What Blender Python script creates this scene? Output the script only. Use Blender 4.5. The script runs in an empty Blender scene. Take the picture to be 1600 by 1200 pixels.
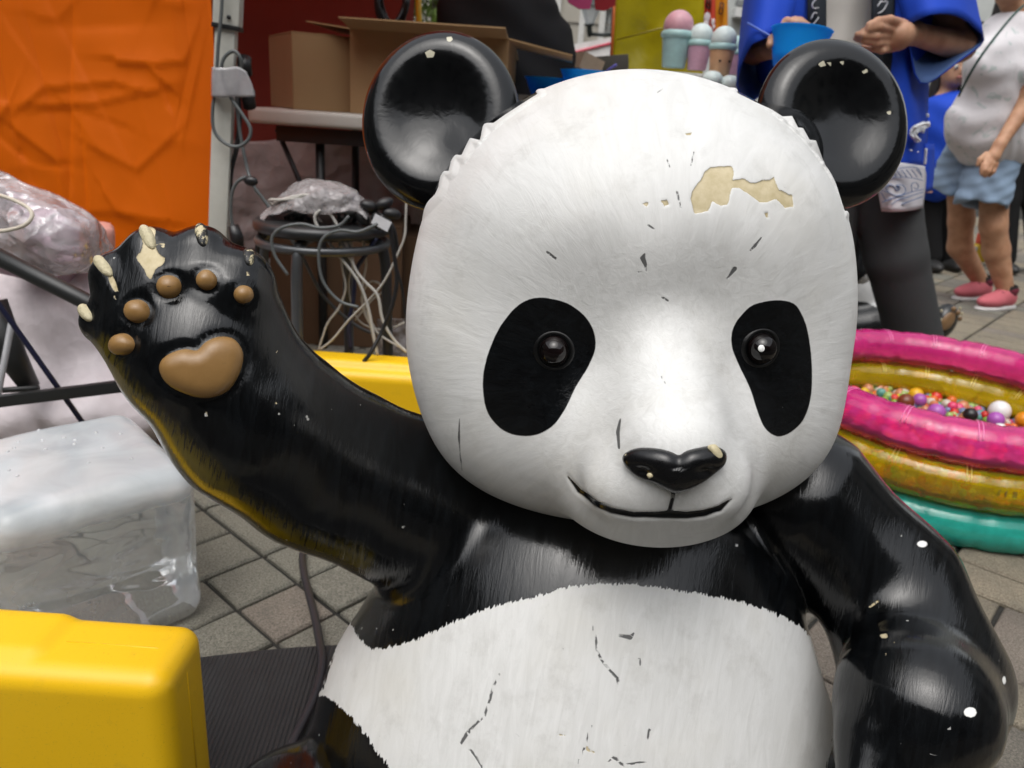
import bpy, bmesh, math, random
import numpy as np
from mathutils import Vector, Matrix, Euler
S = bpy.context.scene
COL = S.collection
# ---------------------------------------------------------------- camera
H = .80; F = 1200.; PITCH = math.atan(430/F); ROLL = math.radians(4)
fw = np.array([0, math.cos(PITCH), -math.sin(PITCH)])
_r0 = np.array([1., 0, 0]); _u0 = np.cross(_r0, fw)
rt = _r0*math.cos(ROLL)+_u0*math.sin(ROLL); up = _u0*math.cos(ROLL)-_r0*math.sin(ROLL)
CAM = np.array([0, 0, H])
def ray(x, y): return fw+rt*(x-800)/F-up*(y-600)/F
def P(x, y, d): return CAM+ray(x, y)*d                      # a point seen at (x, y), d metres in front
def G(x, y, z=0.): r = ray(x, y); return CAM+r*((z-H)/r[2])  # the point of height z seen at (x, y)
def proj(p):
    q = np.asarray(p)-CAM; d = q@fw
    return 800+F*(q@rt)/d, 600-F*(q@up)/d, d
cd = bpy.data.cameras.new('camera'); cam = bpy.data.objects.new('camera', cd); COL.objects.link(cam)
cd.sensor_width = 36; cd.lens = 36*F/1600; cd.clip_start = .02; cd.clip_end = 400
m = Matrix.Identity(4)
for i in range(3):
    m[i][0] = rt[i]; m[i][1] = up[i]; m[i][2] = -fw[i]; m[i][3] = CAM[i]
cam.matrix_world = m
cd.dof.use_dof = True; cd.dof.focus_distance = .66; cd.dof.aperture_fstop = 9.5
S.camera = cam
# ---------------------------------------------------------------- world, sun, exposure (overcast day)
W = bpy.data.worlds.new('World'); S.world = W; W.use_nodes = True
nt = W.node_tree; nt.nodes.clear()
out = nt.nodes.new('ShaderNodeOutputWorld'); bg = nt.nodes.new('ShaderNodeBackground')
sky = nt.nodes.new('ShaderNodeTexSky'); sky.sky_type = 'NISHITA'; sky.sun_disc = False
sky.sun_elevation = math.radians(66); sky.sun_rotation = math.radians(200); sky.dust_density = 4; sky.air_density = 1.4
hs = nt.nodes.new('ShaderNodeHueSaturation'); hs.inputs['Saturation'].default_value = .22; hs.inputs['Value'].default_value = 1.0
nt.links.new(sky.outputs[0], hs.inputs['Color']); nt.links.new(hs.outputs[0], bg.inputs[0])
bg.inputs[1].default_value = .15
nt.links.new(bg.outputs[0], out.inputs[0])
sd_ = bpy.data.lights.new('sun', 'SUN'); sun = bpy.data.objects.new('sun', sd_); COL.objects.link(sun)
sd_.energy = .6; sd_.angle = math.radians(60); sd_.color = (1, .97, .93)
_e = math.radians(66); _a = math.radians(200)   # the sky's rotation runs clockwise from +Y
_sd = Vector((math.sin(_a)*math.cos(_e), math.cos(_a)*math.cos(_e), math.sin(_e)))
sun.rotation_euler = _sd.to_track_quat('Z', 'Y').to_euler()
S.view_settings.view_transform = 'Standard'; S.view_settings.look = 'None'
S.view_settings.exposure = 0.64; S.view_settings.gamma = 1; S.view_settings.use_curve_mapping = False

# ---------------------------------------------------------------- materials helpers
def srgb(r, g, b):
    f = lambda c: (c/255/12.92) if c/255 <= .04045 else ((c/255+.055)/1.055)**2.4
    return (f(r), f(g), f(b), 1)
class N:
    """small wrapper to write node graphs"""
    def __init__(s, name):
        s.m = bpy.data.materials.new(name); s.m.use_nodes = True; s.t = s.m.node_tree
        s.b = s.t.nodes['Principled BSDF']; s.o = s.t.nodes['Material Output']
    def n(s, typ, **kw):
        nd = s.t.nodes.new(typ)
        for k, v in kw.items(): setattr(nd, k, v)
        return nd
    def put(s, sock, v):
        if isinstance(v, bpy.types.NodeSocket): s.t.links.new(v, sock)
        elif v is not None:
            if isinstance(v, tuple) and len(v) == 3 and sock.type == 'RGBA': v = v+(1,)
            sock.default_value = v
    def set(s, **kw):
        for k, v in kw.items(): s.put(s.b.inputs[k.replace('_', ' ')], v)
        return s.m
    def math(s, op, a, b=None, c=None, clamp=False):
        nd = s.n('ShaderNodeMath', operation=op, use_clamp=clamp)
        for i, v in enumerate((a, b, c)):
            if v is not None: s.put(nd.inputs[i], v)
        return nd.outputs[0]
    def mix(s, f, a, b, blend='MIX'):
        nd = s.n('ShaderNodeMix', data_type='RGBA', blend_type=blend)
        s.put(nd.inputs[0], f); s.put(nd.inputs[6], a); s.put(nd.inputs[7], b)
        return nd.outputs[2]
    def ramp(s, f, a, b, lo=0., hi=1.):
        nd = s.n('ShaderNodeMapRange'); nd.clamp = True
        s.put(nd.inputs[0], f)
        for i, v in enumerate((a, b, lo, hi)): nd.inputs[i+1].default_value = v
        return nd.outputs[0]
    def coord(s, kind='Object', scale=None):
        c = s.n('ShaderNodeTexCoord').outputs[kind]
        if scale is None: return c
        mp = s.n('ShaderNodeMapping'); s.put(mp.inputs[0], c); mp.inputs['Scale'].default_value = scale
        return mp.outputs[0]
    def attr(s, name, out='Fac'):
        a = s.n('ShaderNodeAttribute'); a.attribute_name = name; return a.outputs[out]
    def noise(s, vec, scale=5., detail=4., rough=.5, dist=0., out=0):
        nd = s.n('ShaderNodeTexNoise'); s.put(nd.inputs['Vector'], vec)
        nd.inputs['Scale'].default_value = scale; nd.inputs['Detail'].default_value = detail
        nd.inputs['Roughness'].default_value = rough; nd.inputs['Distortion'].default_value = dist
        return nd.outputs[out]
    def bump(s, h, strength=.3, dist=.01, normal=None):
        nd = s.n('ShaderNodeBump'); s.put(nd.inputs['Height'], h)
        nd.inputs['Strength'].default_value = strength; nd.inputs['Distance'].default_value = dist
        if normal is not None: s.put(nd.inputs['Normal'], normal)
        return nd.outputs[0]
_mats = {}
def plain(name, col, rough=.5, metal=0., var=.12, scale=30., bump=.1, bdist=.002, coat=0., trans=0., alpha=None, vec='Object', spec=.5):
    """a procedural material: base colour with fine variation, roughness variation and light relief"""
    if name in _mats: return _mats[name]
    g = N(name); co = g.coord(vec)
    n1 = g.noise(co, scale, 5, .6); n2 = g.noise(co, scale*.17, 3, .5)
    f = g.math('MULTIPLY_ADD', n1, .5, g.math('MULTIPLY', n2, .5))
    c = tuple(col[:3])
    dk = tuple(v*(1-var) for v in c); lt = tuple(min(1, v*(1+var)) for v in c)
    g.set(Base_Color=g.mix(g.ramp(f, .35, .65), dk, lt), Roughness=g.ramp(n2, .3, .7, max(.02, rough-.07), min(1, rough+.09)), Metallic=metal, Coat_Weight=coat)
    g.put(g.b.inputs['Specular IOR Level'], spec)
    if bump: g.set(Normal=g.bump(n1, bump, bdist))
    if trans: g.set(Transmission_Weight=trans)
    if alpha is not None: g.set(Alpha=alpha)
    _mats[name] = g.m
    return g.m
# ---------------------------------------------------------------- object helpers
def link(name, me, mat=None, parent=None, smooth=True, loc=None):
    o = bpy.data.objects.new(name, me); COL.objects.link(o)
    if mat is not None and not len(me.materials):
        for q in (mat if isinstance(mat, (list, tuple)) else [mat]): me.materials.append(q)
    if smooth and len(me.polygons): me.polygons.foreach_set('use_smooth', [True]*len(me.polygons))
    if parent is not None:
        o.parent = parent; o.matrix_parent_inverse = parent_inv(parent)
    return o
def parent_inv(p):
    l = p; M_ = Matrix.Identity(4); chain = []
    while l is not None: chain.append(l); l = l.parent
    for q in reversed(chain): M_ = M_ @ q.matrix_parent_inverse @ q.matrix_basis
    return M_.inverted()
def tag(o, label=None, cat=None, group=None, kind=None):
    if label: o['label'] = label
    if cat: o['category'] = cat
    if group: o['group'] = group
    if kind: o['kind'] = kind
    return o
def empty(name, loc, label, cat, group=None):
    o = bpy.data.objects.new(name, None); COL.objects.link(o); o.location = Vector(loc); o.empty_display_size = .05
    return tag(o, label, cat, group)
def mesh(name, v, f):
    me = bpy.data.meshes.new(name)
    v = np.asarray(v, dtype=np.float32); 
    if isinstance(f, np.ndarray) and f.ndim == 2:
        me.vertices.add(len(v)); me.vertices.foreach_set('co', v.ravel())
        k = f.shape[1]; me.loops.add(f.size); me.loops.foreach_set('vertex_index', f.ravel().astype(np.int32))
        me.polygons.add(len(f)); me.polygons.foreach_set('loop_start', np.arange(0, f.size, k, dtype=np.int32))
        try: me.polygons.foreach_set('loop_total', np.full(len(f), k, dtype=np.int32))
        except Exception: pass
        me.update(calc_edges=True); me.validate()
    else:
        me.from_pydata([tuple(map(float, p)) for p in v], [], [tuple(map(int, q)) for q in f]); me.update()
    return me
class MB:
    """collects simple shapes into one mesh"""
    def __init__(s): s.v = []; s.f = []; s.mi = []; s.cur = 0
    def add(s, v, f):
        k = len(s.v); s.v += [tuple(map(float, p)) for p in v]; s.f += [tuple(i+k for i in q) for q in f]; s.mi += [s.cur]*len(f); return s
    def box(s, c, half, R=None):
        R = np.eye(3) if R is None else np.asarray(R); c = np.asarray(c, float)
        v = [c+R@(np.array([x, y, z])*half) for x in (-1, 1) for y in (-1, 1) for z in (-1, 1)]
        return s.add(v, [(0, 1, 3, 2), (4, 6, 7, 5), (0, 4, 5, 1), (2, 3, 7, 6), (0, 2, 6, 4), (1, 5, 7, 3)])
    def loft(s, rings, cap=True, closed=True):
        n = len(rings[0]); v = [p for r in rings for p in r]; f = []
        for i in range(len(rings)-1):
            for j in range(n if closed else n-1):
                a = i*n+j; b = i*n+(j+1) % n; f.append((a, b, b+n, a+n))
        if cap and closed: f.append(tuple(range(n-1, -1, -1))); k = (len(rings)-1)*n; f.append(tuple(k+j for j in range(n)))
        return s.add(v, f)
    def tube(s, pts, r, n=8, cap=True, flat=1.):
        pts = [np.asarray(p, float) for p in pts]; rr = r if hasattr(r, '__len__') else [r]*len(pts)
        rings = []; prev = None
        for i, p in enumerate(pts):
            t = pts[min(i+1, len(pts)-1)]-pts[max(i-1, 0)]; t = t/(np.linalg.norm(t)+1e-12)
            if prev is None: a = np.cross(t, [0, 0, 1.] if abs(t[2]) < .9 else [1., 0, 0])
            else: a = prev-t*(prev@t)
            a = a/(np.linalg.norm(a)+1e-12); prev = a; b = np.cross(t, a)
            rings.append([p+(a*math.cos(q)+b*math.sin(q)*flat)*rr[i] for q in np.linspace(0, 2*math.pi, n, endpoint=False)])
        return s.loft(rings, cap)
    def lathe(s, prof, c=(0, 0, 0), n=24, R=None, cap=False):
        R = np.eye(3) if R is None else np.asarray(R); c = np.asarray(c, float)
        return s.loft([[c+R@np.array([r*math.cos(a), r*math.sin(a), z]) for a in np.linspace(0, 2*math.pi, n, endpoint=False)] for r, z in prof], cap)
    def sph(s, c, r, n=16, m_=10, R=None):
        R = np.eye(3) if R is None else np.asarray(R); r = np.asarray(r, float)*np.ones(3); c = np.asarray(c, float)
        rings = []
        for i in range(m_+1):
            t = math.pi*i/m_; t = min(max(t, .02), math.pi-.02)
            rings.append([c+R@(np.array([math.sin(t)*math.cos(a), math.sin(t)*math.sin(a), -math.cos(t)])*r) for a in np.linspace(0, 2*math.pi, n, endpoint=False)])
        return s.loft(rings, True)
    def build(s, name, mat, parent=None, smooth=True, bevel=0., seg=2, subsurf=0, auto=None):
        me = mesh(name, s.v, s.f)
        for q in (mat if isinstance(mat, (list, tuple)) else [mat]): me.materials.append(q)
        if any(s.mi): me.polygons.foreach_set('material_index', s.mi)
        if bevel or auto is not None:
            bm = bmesh.new(); bm.from_mesh(me)
            if bevel:
                bmesh.ops.remove_doubles(bm, verts=bm.verts, dist=1e-6)
                ed = [e for e in bm.edges if len(e.link_faces) == 2 and e.calc_face_angle(0) > .6]
                bmesh.ops.bevel(bm, geom=ed, offset=bevel, segments=seg, profile=.6, affect='EDGES', clamp_overlap=True)
            bmesh.ops.recalc_face_normals(bm, faces=bm.faces)
            a = .7 if auto is None else auto
            for e in bm.edges: e.smooth = not (len(e.link_faces) == 2 and e.calc_face_angle(0) > a)
            bm.to_mesh(me); bm.free()
        o = link(name, me, None, parent, smooth)
        if subsurf: md = o.modifiers.new('s', 'SUBSURF'); md.levels = md.render_levels = subsurf
        return o
def catmull(pts, k=6):
    p = [np.asarray(q, float) for q in pts]; p = [2*p[0]-p[1]]+p+[2*p[-1]-p[-2]]; o = []
    for i in range(1, len(p)-2):
        for j in range(k):
            t = j/k; a, b, c, d = p[i-1:i+3]
            o.append(.5*((2*b)+(c-a)*t+(2*a-5*b+4*c-d)*t*t+(3*b-a-3*c+d)*t**3))
    o.append(p[-2]); return o
# ---------------------------------------------------------------- signed distance sculpting
f32 = np.float32
def _R(rot): return np.array(Euler([math.radians(a) for a in rot]).to_matrix()) if rot is not None else np.eye(3)
CR = np.array([rt, up, -fw]).T          # camera-aligned axes, used for posing parts: right, up, towards
def ell(X, c, r, R=np.eye(3)):
    q = (X-np.asarray(c, f32))@np.asarray(R, f32); r = np.asarray(r, f32)
    k0 = np.sqrt(((q/r)**2).sum(-1)); k1 = np.sqrt(((q/(r*r))**2).sum(-1))+1e-9
    return k0*(k0-1)/k1
def cone(X, a, b, ra, rb):
    a = np.asarray(a, f32); b = np.asarray(b, f32); ab = b-a
    t = np.clip(((X-a)@ab)/(ab@ab), 0, 1)
    d = X-a-t[..., None]*ab
    return np.sqrt((d*d).sum(-1))-(ra+(rb-ra)*t)
def smin(a, b, k):
    h = np.clip(.5+.5*(b-a)/k, 0, 1); return b*(1-h)+a*h-k*h*(1-h)
def smax(a, b, k): return -smin(-a, -b, k)
def surfnet(sdf, lo, hi, h, sub=0):
    lo = np.asarray(lo, float); B = 4
    n = (np.ceil((np.asarray(hi)-lo)/(h*B)).astype(int))*B+1
    D = np.full(n, 1., f32)
    nb = (n-1)//B
    bi = np.stack(np.meshgrid(*[np.arange(k) for k in nb], indexing='ij'), -1).reshape(-1, 3)
    cv = sdf((lo+(bi+.5)*B*h).astype(f32))
    neg = cv < 0
    for b in bi[neg]: D[b[0]*B:b[0]*B+B+1, b[1]*B:b[1]*B+B+1, b[2]*B:b[2]*B+B+1] = -1
    act = bi[np.abs(cv) < h*B*1.35]
    loc = np.stack(np.meshgrid(*[np.arange(B+1)]*3, indexing='ij'), -1).reshape(-1, 3)
    for ch in np.array_split(act, max(1, len(act)//6000)):
        idx = (ch[:, None, :]*B+loc[None]).reshape(-1, 3)
        D[idx[:, 0], idx[:, 1], idx[:, 2]] = sdf((lo+idx*h).astype(f32))
    D[np.abs(D) < 1e-7] = 1e-7
    s = D < 0
    cells = np.zeros(np.array(n)-1, bool); acc = s[:-1, :-1, :-1].astype(np.int8)*0
    for dx in (0, 1):
        for dy in (0, 1):
            for dz in (0, 1): acc += s[dx:n[0]-1+dx, dy:n[1]-1+dy, dz:n[2]-1+dz]
    cells = (acc > 0) & (acc < 8)
    ci = np.argwhere(cells); vid = np.full(cells.shape, -1, np.int32); vid[cells] = np.arange(len(ci))
    sm = np.zeros((len(ci), 3)); cnt = np.zeros(len(ci))
    cor = [(a, b, c) for a in (0, 1) for b in (0, 1) for c in (0, 1)]
    for a in cor:
        for ax in range(3):
            if a[ax]: continue
            b = list(a); b[ax] = 1
            va = D[ci[:, 0]+a[0], ci[:, 1]+a[1], ci[:, 2]+a[2]]; vb = D[ci[:, 0]+b[0], ci[:, 1]+b[1], ci[:, 2]+b[2]]
            x = (va < 0) != (vb < 0); t = np.where(x, va/(va-vb+1e-20), 0)
            pt = np.array(a, float)+t[:, None]*(np.array(b)-np.array(a)); sm[x] += pt[x]; cnt += x
    V = lo+(ci+sm/np.maximum(cnt, 1)[:, None])*h
    Fs = []
    for ax in range(3):
        o1, o2 = [(1, 2), (2, 0), (0, 1)][ax]
        sl = [slice(1, None)]*3; sl[ax] = slice(0, None)
        A = np.moveaxis(s, ax, 0)
        d = s.take(range(0, n[ax]-1), ax) != s.take(range(1, n[ax]), ax)
        e = np.argwhere(d)
        ok = (e[:, o1] > 0) & (e[:, o2] > 0) & (e[:, o1] < n[o1]-1) & (e[:, o2] < n[o2]-1); e = e[ok]
        q = []
        for (p1, p2) in ((1, 1), (0, 1), (0, 0), (1, 0)):
            c = e.copy(); c[:, o1] -= p1; c[:, o2] -= p2; q.append(vid[c[:, 0], c[:, 1], c[:, 2]])
        q = np.stack(q, 1); flip = s[e[:, 0], e[:, 1], e[:, 2]]
        q[~flip] = q[~flip][:, ::-1]; Fs.append(q)
    Fq = np.concatenate(Fs); Fq = Fq[(Fq >= 0).all(1)]
    for it in range(sub):   # midpoint subdivision
        nv = len(V); E = np.stack([Fq, np.roll(Fq, -1, 1)], -1).reshape(-1, 2); Es = np.sort(E, 1)
        key = Es[:, 0].astype(np.int64)*nv+Es[:, 1]; u, ix, inv = np.unique(key, return_index=True, return_inverse=True)
        em = (V[Es[ix, 0]]+V[Es[ix, 1]])/2; fc = V[Fq].mean(1); V = np.vstack([V, em, fc])
        ei = (nv+inv).reshape(-1, 4); fi = nv+len(u)+np.arange(len(Fq))
        Fq = np.concatenate([np.stack([Fq[:, k], ei[:, k], fi, ei[:, k-1]], 1) for k in range(4)])
    for it in range(2 if sub else 3):
        g = grad(sdf, V); d = sdf(V.astype(f32)); V = V-np.clip(d, -h, h)[:, None]*g
    return V, Fq
def grad(sdf, V, e=.0012):
    g = np.stack([sdf((V+np.eye(3)[i]*e).astype(f32))-sdf((V-np.eye(3)[i]*e).astype(f32)) for i in range(3)], -1)
    return g/(np.linalg.norm(g, axis=1)[:, None]+1e-9)
def polysd(x, y, poly):
    """signed distance to a closed polygon, positive inside"""
    p = np.asarray(poly, float); n = len(p); d = np.full(x.shape, 1e9); ins = np.zeros(x.shape, bool)
    for i in range(n):
        a = p[i]; b = p[(i+1) % n]; e = b-a; wx = x-a[0]; wy = y-a[1]
        t = np.clip((wx*e[0]+wy*e[1])/(e@e+1e-12), 0, 1); d = np.minimum(d, (wx-t*e[0])**2+(wy-t*e[1])**2)
        c = ((a[1] <= y) != (b[1] <= y)) & (x < (b[0]-a[0])*(y-a[1])/((b[1]-a[1]) if b[1] != a[1] else 1e-9)+a[0]); ins ^= c
    d = np.sqrt(d); return np.where(ins, d, -d)
def linesd(x, y, pts, wd):
    """distance to a tapered stroke, positive inside; wd = half width at each point"""
    p = np.asarray(pts, float); best = np.full(x.shape, -1e9)
    wd = wd if hasattr(wd, '__len__') else [wd]*len(p)
    for i in range(len(p)-1):
        a = p[i]; e = p[i+1]-a; wx = x-a[0]; wy = y-a[1]; t = np.clip((wx*e[0]+wy*e[1])/(e@e+1e-12), 0, 1)
        best = np.maximum(best, (wd[i]+(wd[i+1]-wd[i])*t)-np.sqrt((wx-t*e[0])**2+(wy-t*e[1])**2))
    return best
def smoothpoly(p, k=4):
    p = [np.array(q, float) for q in p]; n = len(p); o = []
    for i in range(n):
        a, b, c, d = p[i-1], p[i], p[(i+1) % n], p[(i+2) % n]
        for j in range(k):
            t = j/k; o.append(.5*((2*b)+(c-a)*t+(2*a-5*b+4*c-d)*t*t+(3*b-a-3*c+d)*t**3))
    return o
def fattr(me, name, val):
    a = me.attributes.new(name, 'FLOAT', 'POINT'); a.data.foreach_set('value', np.asarray(val, f32))
def vattr(me, name, val):
    a = me.attributes.new(name, 'FLOAT_VECTOR', 'POINT'); a.data.foreach_set('vector', np.asarray(val, f32).ravel())
# ================================================================ THE WAVING PANDA STATUE
PATCH_L = [(851,465),(885,473),(913,493),(928,518),(930,545),(919,573),(900,604),(885,635),(867,662),(842,678),(814,681),(786,672),(765,650),(756,622),(755,588),(763,551),(781,511),(805,481),(826,468)]
PATCH_R = [(1212,469),(1240,474),(1254,493),(1262,518),(1267,551),(1269,588),(1266,625),(1255,656),(1236,675),(1215,682),(1196,670),(1184,644),(1172,607),(1153,567),(1143,539),(1145,514),(1158,493),(1178,476)]
NOSE = [(975,715),(985,703),(1004,699),(1031,701),(1050,706),(1062,710),(1073,704),(1093,699),(1114,696),(1127,703),(1130,717),(1123,732),(1104,746),(1077,761),(1056,767),(1043,764),(1020,753),(997,744),(981,732)]
MOUTH = [(886,744),(903,768),(930,789),(955,800),(989,807),(1024,807),(1047,805),(1073,807),(1100,804),(1125,796),(1145,779)]
EAR_L = [(667,327),(651,314),(628,301),(605,282),(586,260),(574,234),(566,208),(564,175),(571,146),(583,118),(602,89),(625,70),(656,56),(685,53),(705,53),(734,62),(760,82),(778,102),(795,126),(810,157)]
ZIG_L = [(812,157),(790,180),(772,193),(756,193),(751,220),(735,216),(722,243),(708,242),(702,268),(690,267),(686,293),(681,304),(667,327)]
EAR_R = [(1179,157),(1197,140),(1210,120),(1225,102),(1247,86),(1272,72),(1302,66),(1335,67),(1360,75),(1385,91),(1405,115),(1417,140),(1422,170),(1420,200),(1412,227),(1400,252),(1380,280),(1355,300),(1332,311),(1311,317)]
ZIG_R = [(1179,157),(1205,172),(1222,183),(1237,182),(1246,200),(1254,201),(1264,219),(1274,220),(1285,251),(1294,250),(1302,277),(1311,317)]
HEART = [(250,575),(255,560),(270,550),(290,545),(308,547),(320,535),(340,526),(363,528),(377,543),(380,563),(373,587),(360,607),(343,618),(320,622),(297,617),(273,607),(257,593)]
PADS = [(191,538,18),(214,486,19),(264,448,19),(323,438,16),(380,460,15)]
CLAWS = [((142,498),(128,480)),((172,428),(152,404)),((238,385),(224,356)),((317,382),(313,353)),((388,412),(388,392))]
BELLY = [(300,1500),(480,1095),(505,1075),(522,1018),(537,963),(543,963),(560,997),(581,1014),(603,1012),(641,1003),(675,988),(709,971),(751,954),(794,941),(836,933),(879,918),(930,912),(985,912),(1036,918),(1100,929),(1151,939),(1188,950),(1224,964),(1247,976),(1275,1001),(1330,1000),(1340,1100),(1316,1118),(1307,1136),(1297,1180),(1270,1300),(1150,1500)]
LEG_L = [(509,1088),(530,1103),(552,1124),(569,1145),(590,1175),(607,1199),(700,1400),(300,1500),(300,1088)]
LEG_R = [(1350,1060),(1318,1118),(1307,1136),(1300,1165),(1293,1200),(1250,1400),(1700,1500),(1700,1060)]
def rotR(ax, ay, az): return CR@_R((ax, ay, az))     # axes: right, up, towards the viewer, then turned

def head_sdf(X):
    d = ell(X, P(980,442,.80), (.222,.208,.195), CR)
    d = smin(d, ell(X, P(803,568,.775), (.096,.105,.115), CR), .06)     # cheeks
    d = smin(d, ell(X, P(1140,570,.785), (.092,.105,.115), CR), .06)
    d = smin(d, ell(X, P(992,668,.765), (.178,.092,.125), CR), .06)
    # forehead
    d = smin(d, ell(X, P(1000,360,.68), (.13,.07,.075), CR), .07)
    d = smin(d, ell(X, P(1196,248,.855), (.06,.06,.06), CR), .05)
    # eye hollows
    d = smax(d, -ell(X, P(915,535,.548), (.045,.06,.047), rotR(0,-20,20)), .06)
    d = smax(d, -ell(X, P(1140,535,.552), (.036,.055,.045), rotR(0,20,-20)), .06)
    # muzzle
    d = smin(d, cone(X, P(1036,570,.640), P(1050,700,.583), .036, .037), .035)
    d = smin(d, ell(X, P(1030,722,.657), (.076,.056,.073), CR), .05)
    d = smin(d, ell(X, P(993,757,.600), (.038,.030,.032), CR), .02)
    d = smin(d, ell(X, P(1097,757,.600), (.034,.030,.032), CR), .02)
    # lower lip and chin
    d = smin(d, ell(X, P(1030,780,.665), (.068,.034,.052), CR), .035)
    return d
def eye_sdf_center(px, py, d0): return P(px, py, d0)
def ear_sdf(c, R, r, depth):
    def f(X):
        a = ell(X, c, r, R)
        b = ell(X, np.asarray(c)+R@np.array([0, 0, r[2]*1.35]), (r[0]*.80, r[1]*.80, r[2]*1.14), R)
        d = smax(a, -b, .018); c_ = np.asarray(c); hc = P(980,452,.86); u_ = (hc-c_)/np.linalg.norm(hc-c_)
        return smin(d, cone(X, c_+u_*.045+fw*.012, c_+u_*.125+fw*.012, .026, .045), .02)   # root of the ear, sunk into the head
    return f
EARS = [(P(688,190,.84), rotR(0,-8,0), (.088,.098,.036)), (P(1300,195,.845), rotR(0,10,0), (.089,.093,.036))]
TOES = [((203,520),(162,503),.026,.0195),((222,475),(186,435),.028,.024),((265,440),(240,398),.029,.0245),((320,430),(316,396),.029,.0245),((368,455),(375,430),.028,.023)]
def arm_sdf(X):
    # the arm that rests on the knee
    arm = cone(X, P(1248,788,.86), P(1388,915,.84), .089, .065)
    arm = smin(arm, cone(X, P(1388,915,.84), P(1444,1060,.79), .065, .069), .05)
    arm = smin(arm, cone(X, P(1444,1060,.79), P(1430,1105,.71), .068, .065), .05)
    arm = smin(arm, cone(X, P(1430,1110,.71), P(1396,1190,.70), .064, .05), .03)
    for tx, ty in ((1352,1215),(1395,1235),(1440,1235)): arm = smin(arm, cone(X, P(tx+8,1150,.69), P(tx,ty,.675), .028, .024), .014)
    return arm
def wave_sdf(X):
    # the raised arm
    ra = cone(X, P(655,790,.84), P(500,724,.78), .096, .080)
    ra = smin(ra, cone(X, P(500,724,.78), P(402,655,.73), .080, .076), .03)
    ra = smin(ra, cone(X, P(402,655,.73), P(322,572,.69), .076, .066), .03)
    ra = smin(ra, ell(X, P(290,510,.68), (.070,.070,.042), rotR(0,0,12)), .03)
    ra = smin(ra, cone(X, P(378,455,.685), P(388,555,.705), .030, .046), .02)
    for (b, t, r0, r1) in TOES:
        ra = smin(ra, cone(X, P(b[0], b[1], .668), P(t[0], t[1], .672), r0, r1), .016)
    return ra
def body_sdf(X):
    # torso
    d = ell(X, P(892,1160,.92), (.305,.235,.285), _R((0,0,0)))
    d = smin(d, ell(X, P(925,930,.87), (.212,.16,.17), _R((0,0,0))), .08)
    # legs stretched forward, mostly below the picture
    for a, b, c in ((P(660,1270,.93), P(478,1335,.83), P(400,1460,.72)), (P(1180,1330,.95), P(1370,1350,.85), P(1420,1400,.74))):
        leg = smin(cone(X, a, b, .11, .105), cone(X, b, c, .105, .085), .03); d = smin(d, leg, .02)
    d = smin(d, arm_sdf(X), .015)
    return smin(d, wave_sdf(X), .02)
def hit(sdf, px, py, d0=.45, d1=1.1):
    """first point of the surface seen at those pixels (arrays)"""
    px = np.asarray(px, float); py = np.asarray(py, float); dr = fw+rt*((px-800)/F)[:, None]-up*((py-600)/F)[:, None]
    L = np.linalg.norm(dr, axis=1); t = np.full(len(px), d0)
    for i in range(60):
        t = np.minimum(t+sdf((CAM+dr*t[:, None]).astype(f32))*.8/L, d1)
    return CAM+dr*t[:, None]
def applique(name, poly, sdf, hgt, wid, mat, parent, k=3, nr=10, sink=.004, dent=None):
    """a raised pad that lies on the sculpted surface inside an outline"""
    p = np.array(smoothpoly(poly, k)); c = (p.min(0)+p.max(0))/2+np.array([0, .06*np.ptp(p[:, 1])]); n = len(p)
    s = np.concatenate([[.05], np.linspace(.15, 1, nr), [1.02]])
    uv = np.concatenate([c+(p-c)*a for a in s]); sd = polysd(uv[:, 0], uv[:, 1], p)
    X = hit(sdf, uv[:, 0], uv[:, 1]); g = grad(sdf, X)
    q = np.clip(sd/wid, 0, 1); hh = hgt*np.sqrt(1-(1-q)**2)-.0004
    hh[-n:] = -sink
    if dent is not None: hh -= dent(uv[:, 0], uv[:, 1])
    X = X+g*hh[:, None]
    f = []
    for i in range(len(s)-1):
        for j in range(n): a = i*n+j; b = i*n+(j+1) % n; f.append((a, a+n, b+n, b))
    f.append(tuple(range(n)))
    me = mesh(name, X, f); bm = bmesh.new(); bm.from_mesh(me); bmesh.ops.recalc_face_normals(bm, faces=bm.faces); bm.to_mesh(me); bm.free()
    return link(name, me, mat, parent)
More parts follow.
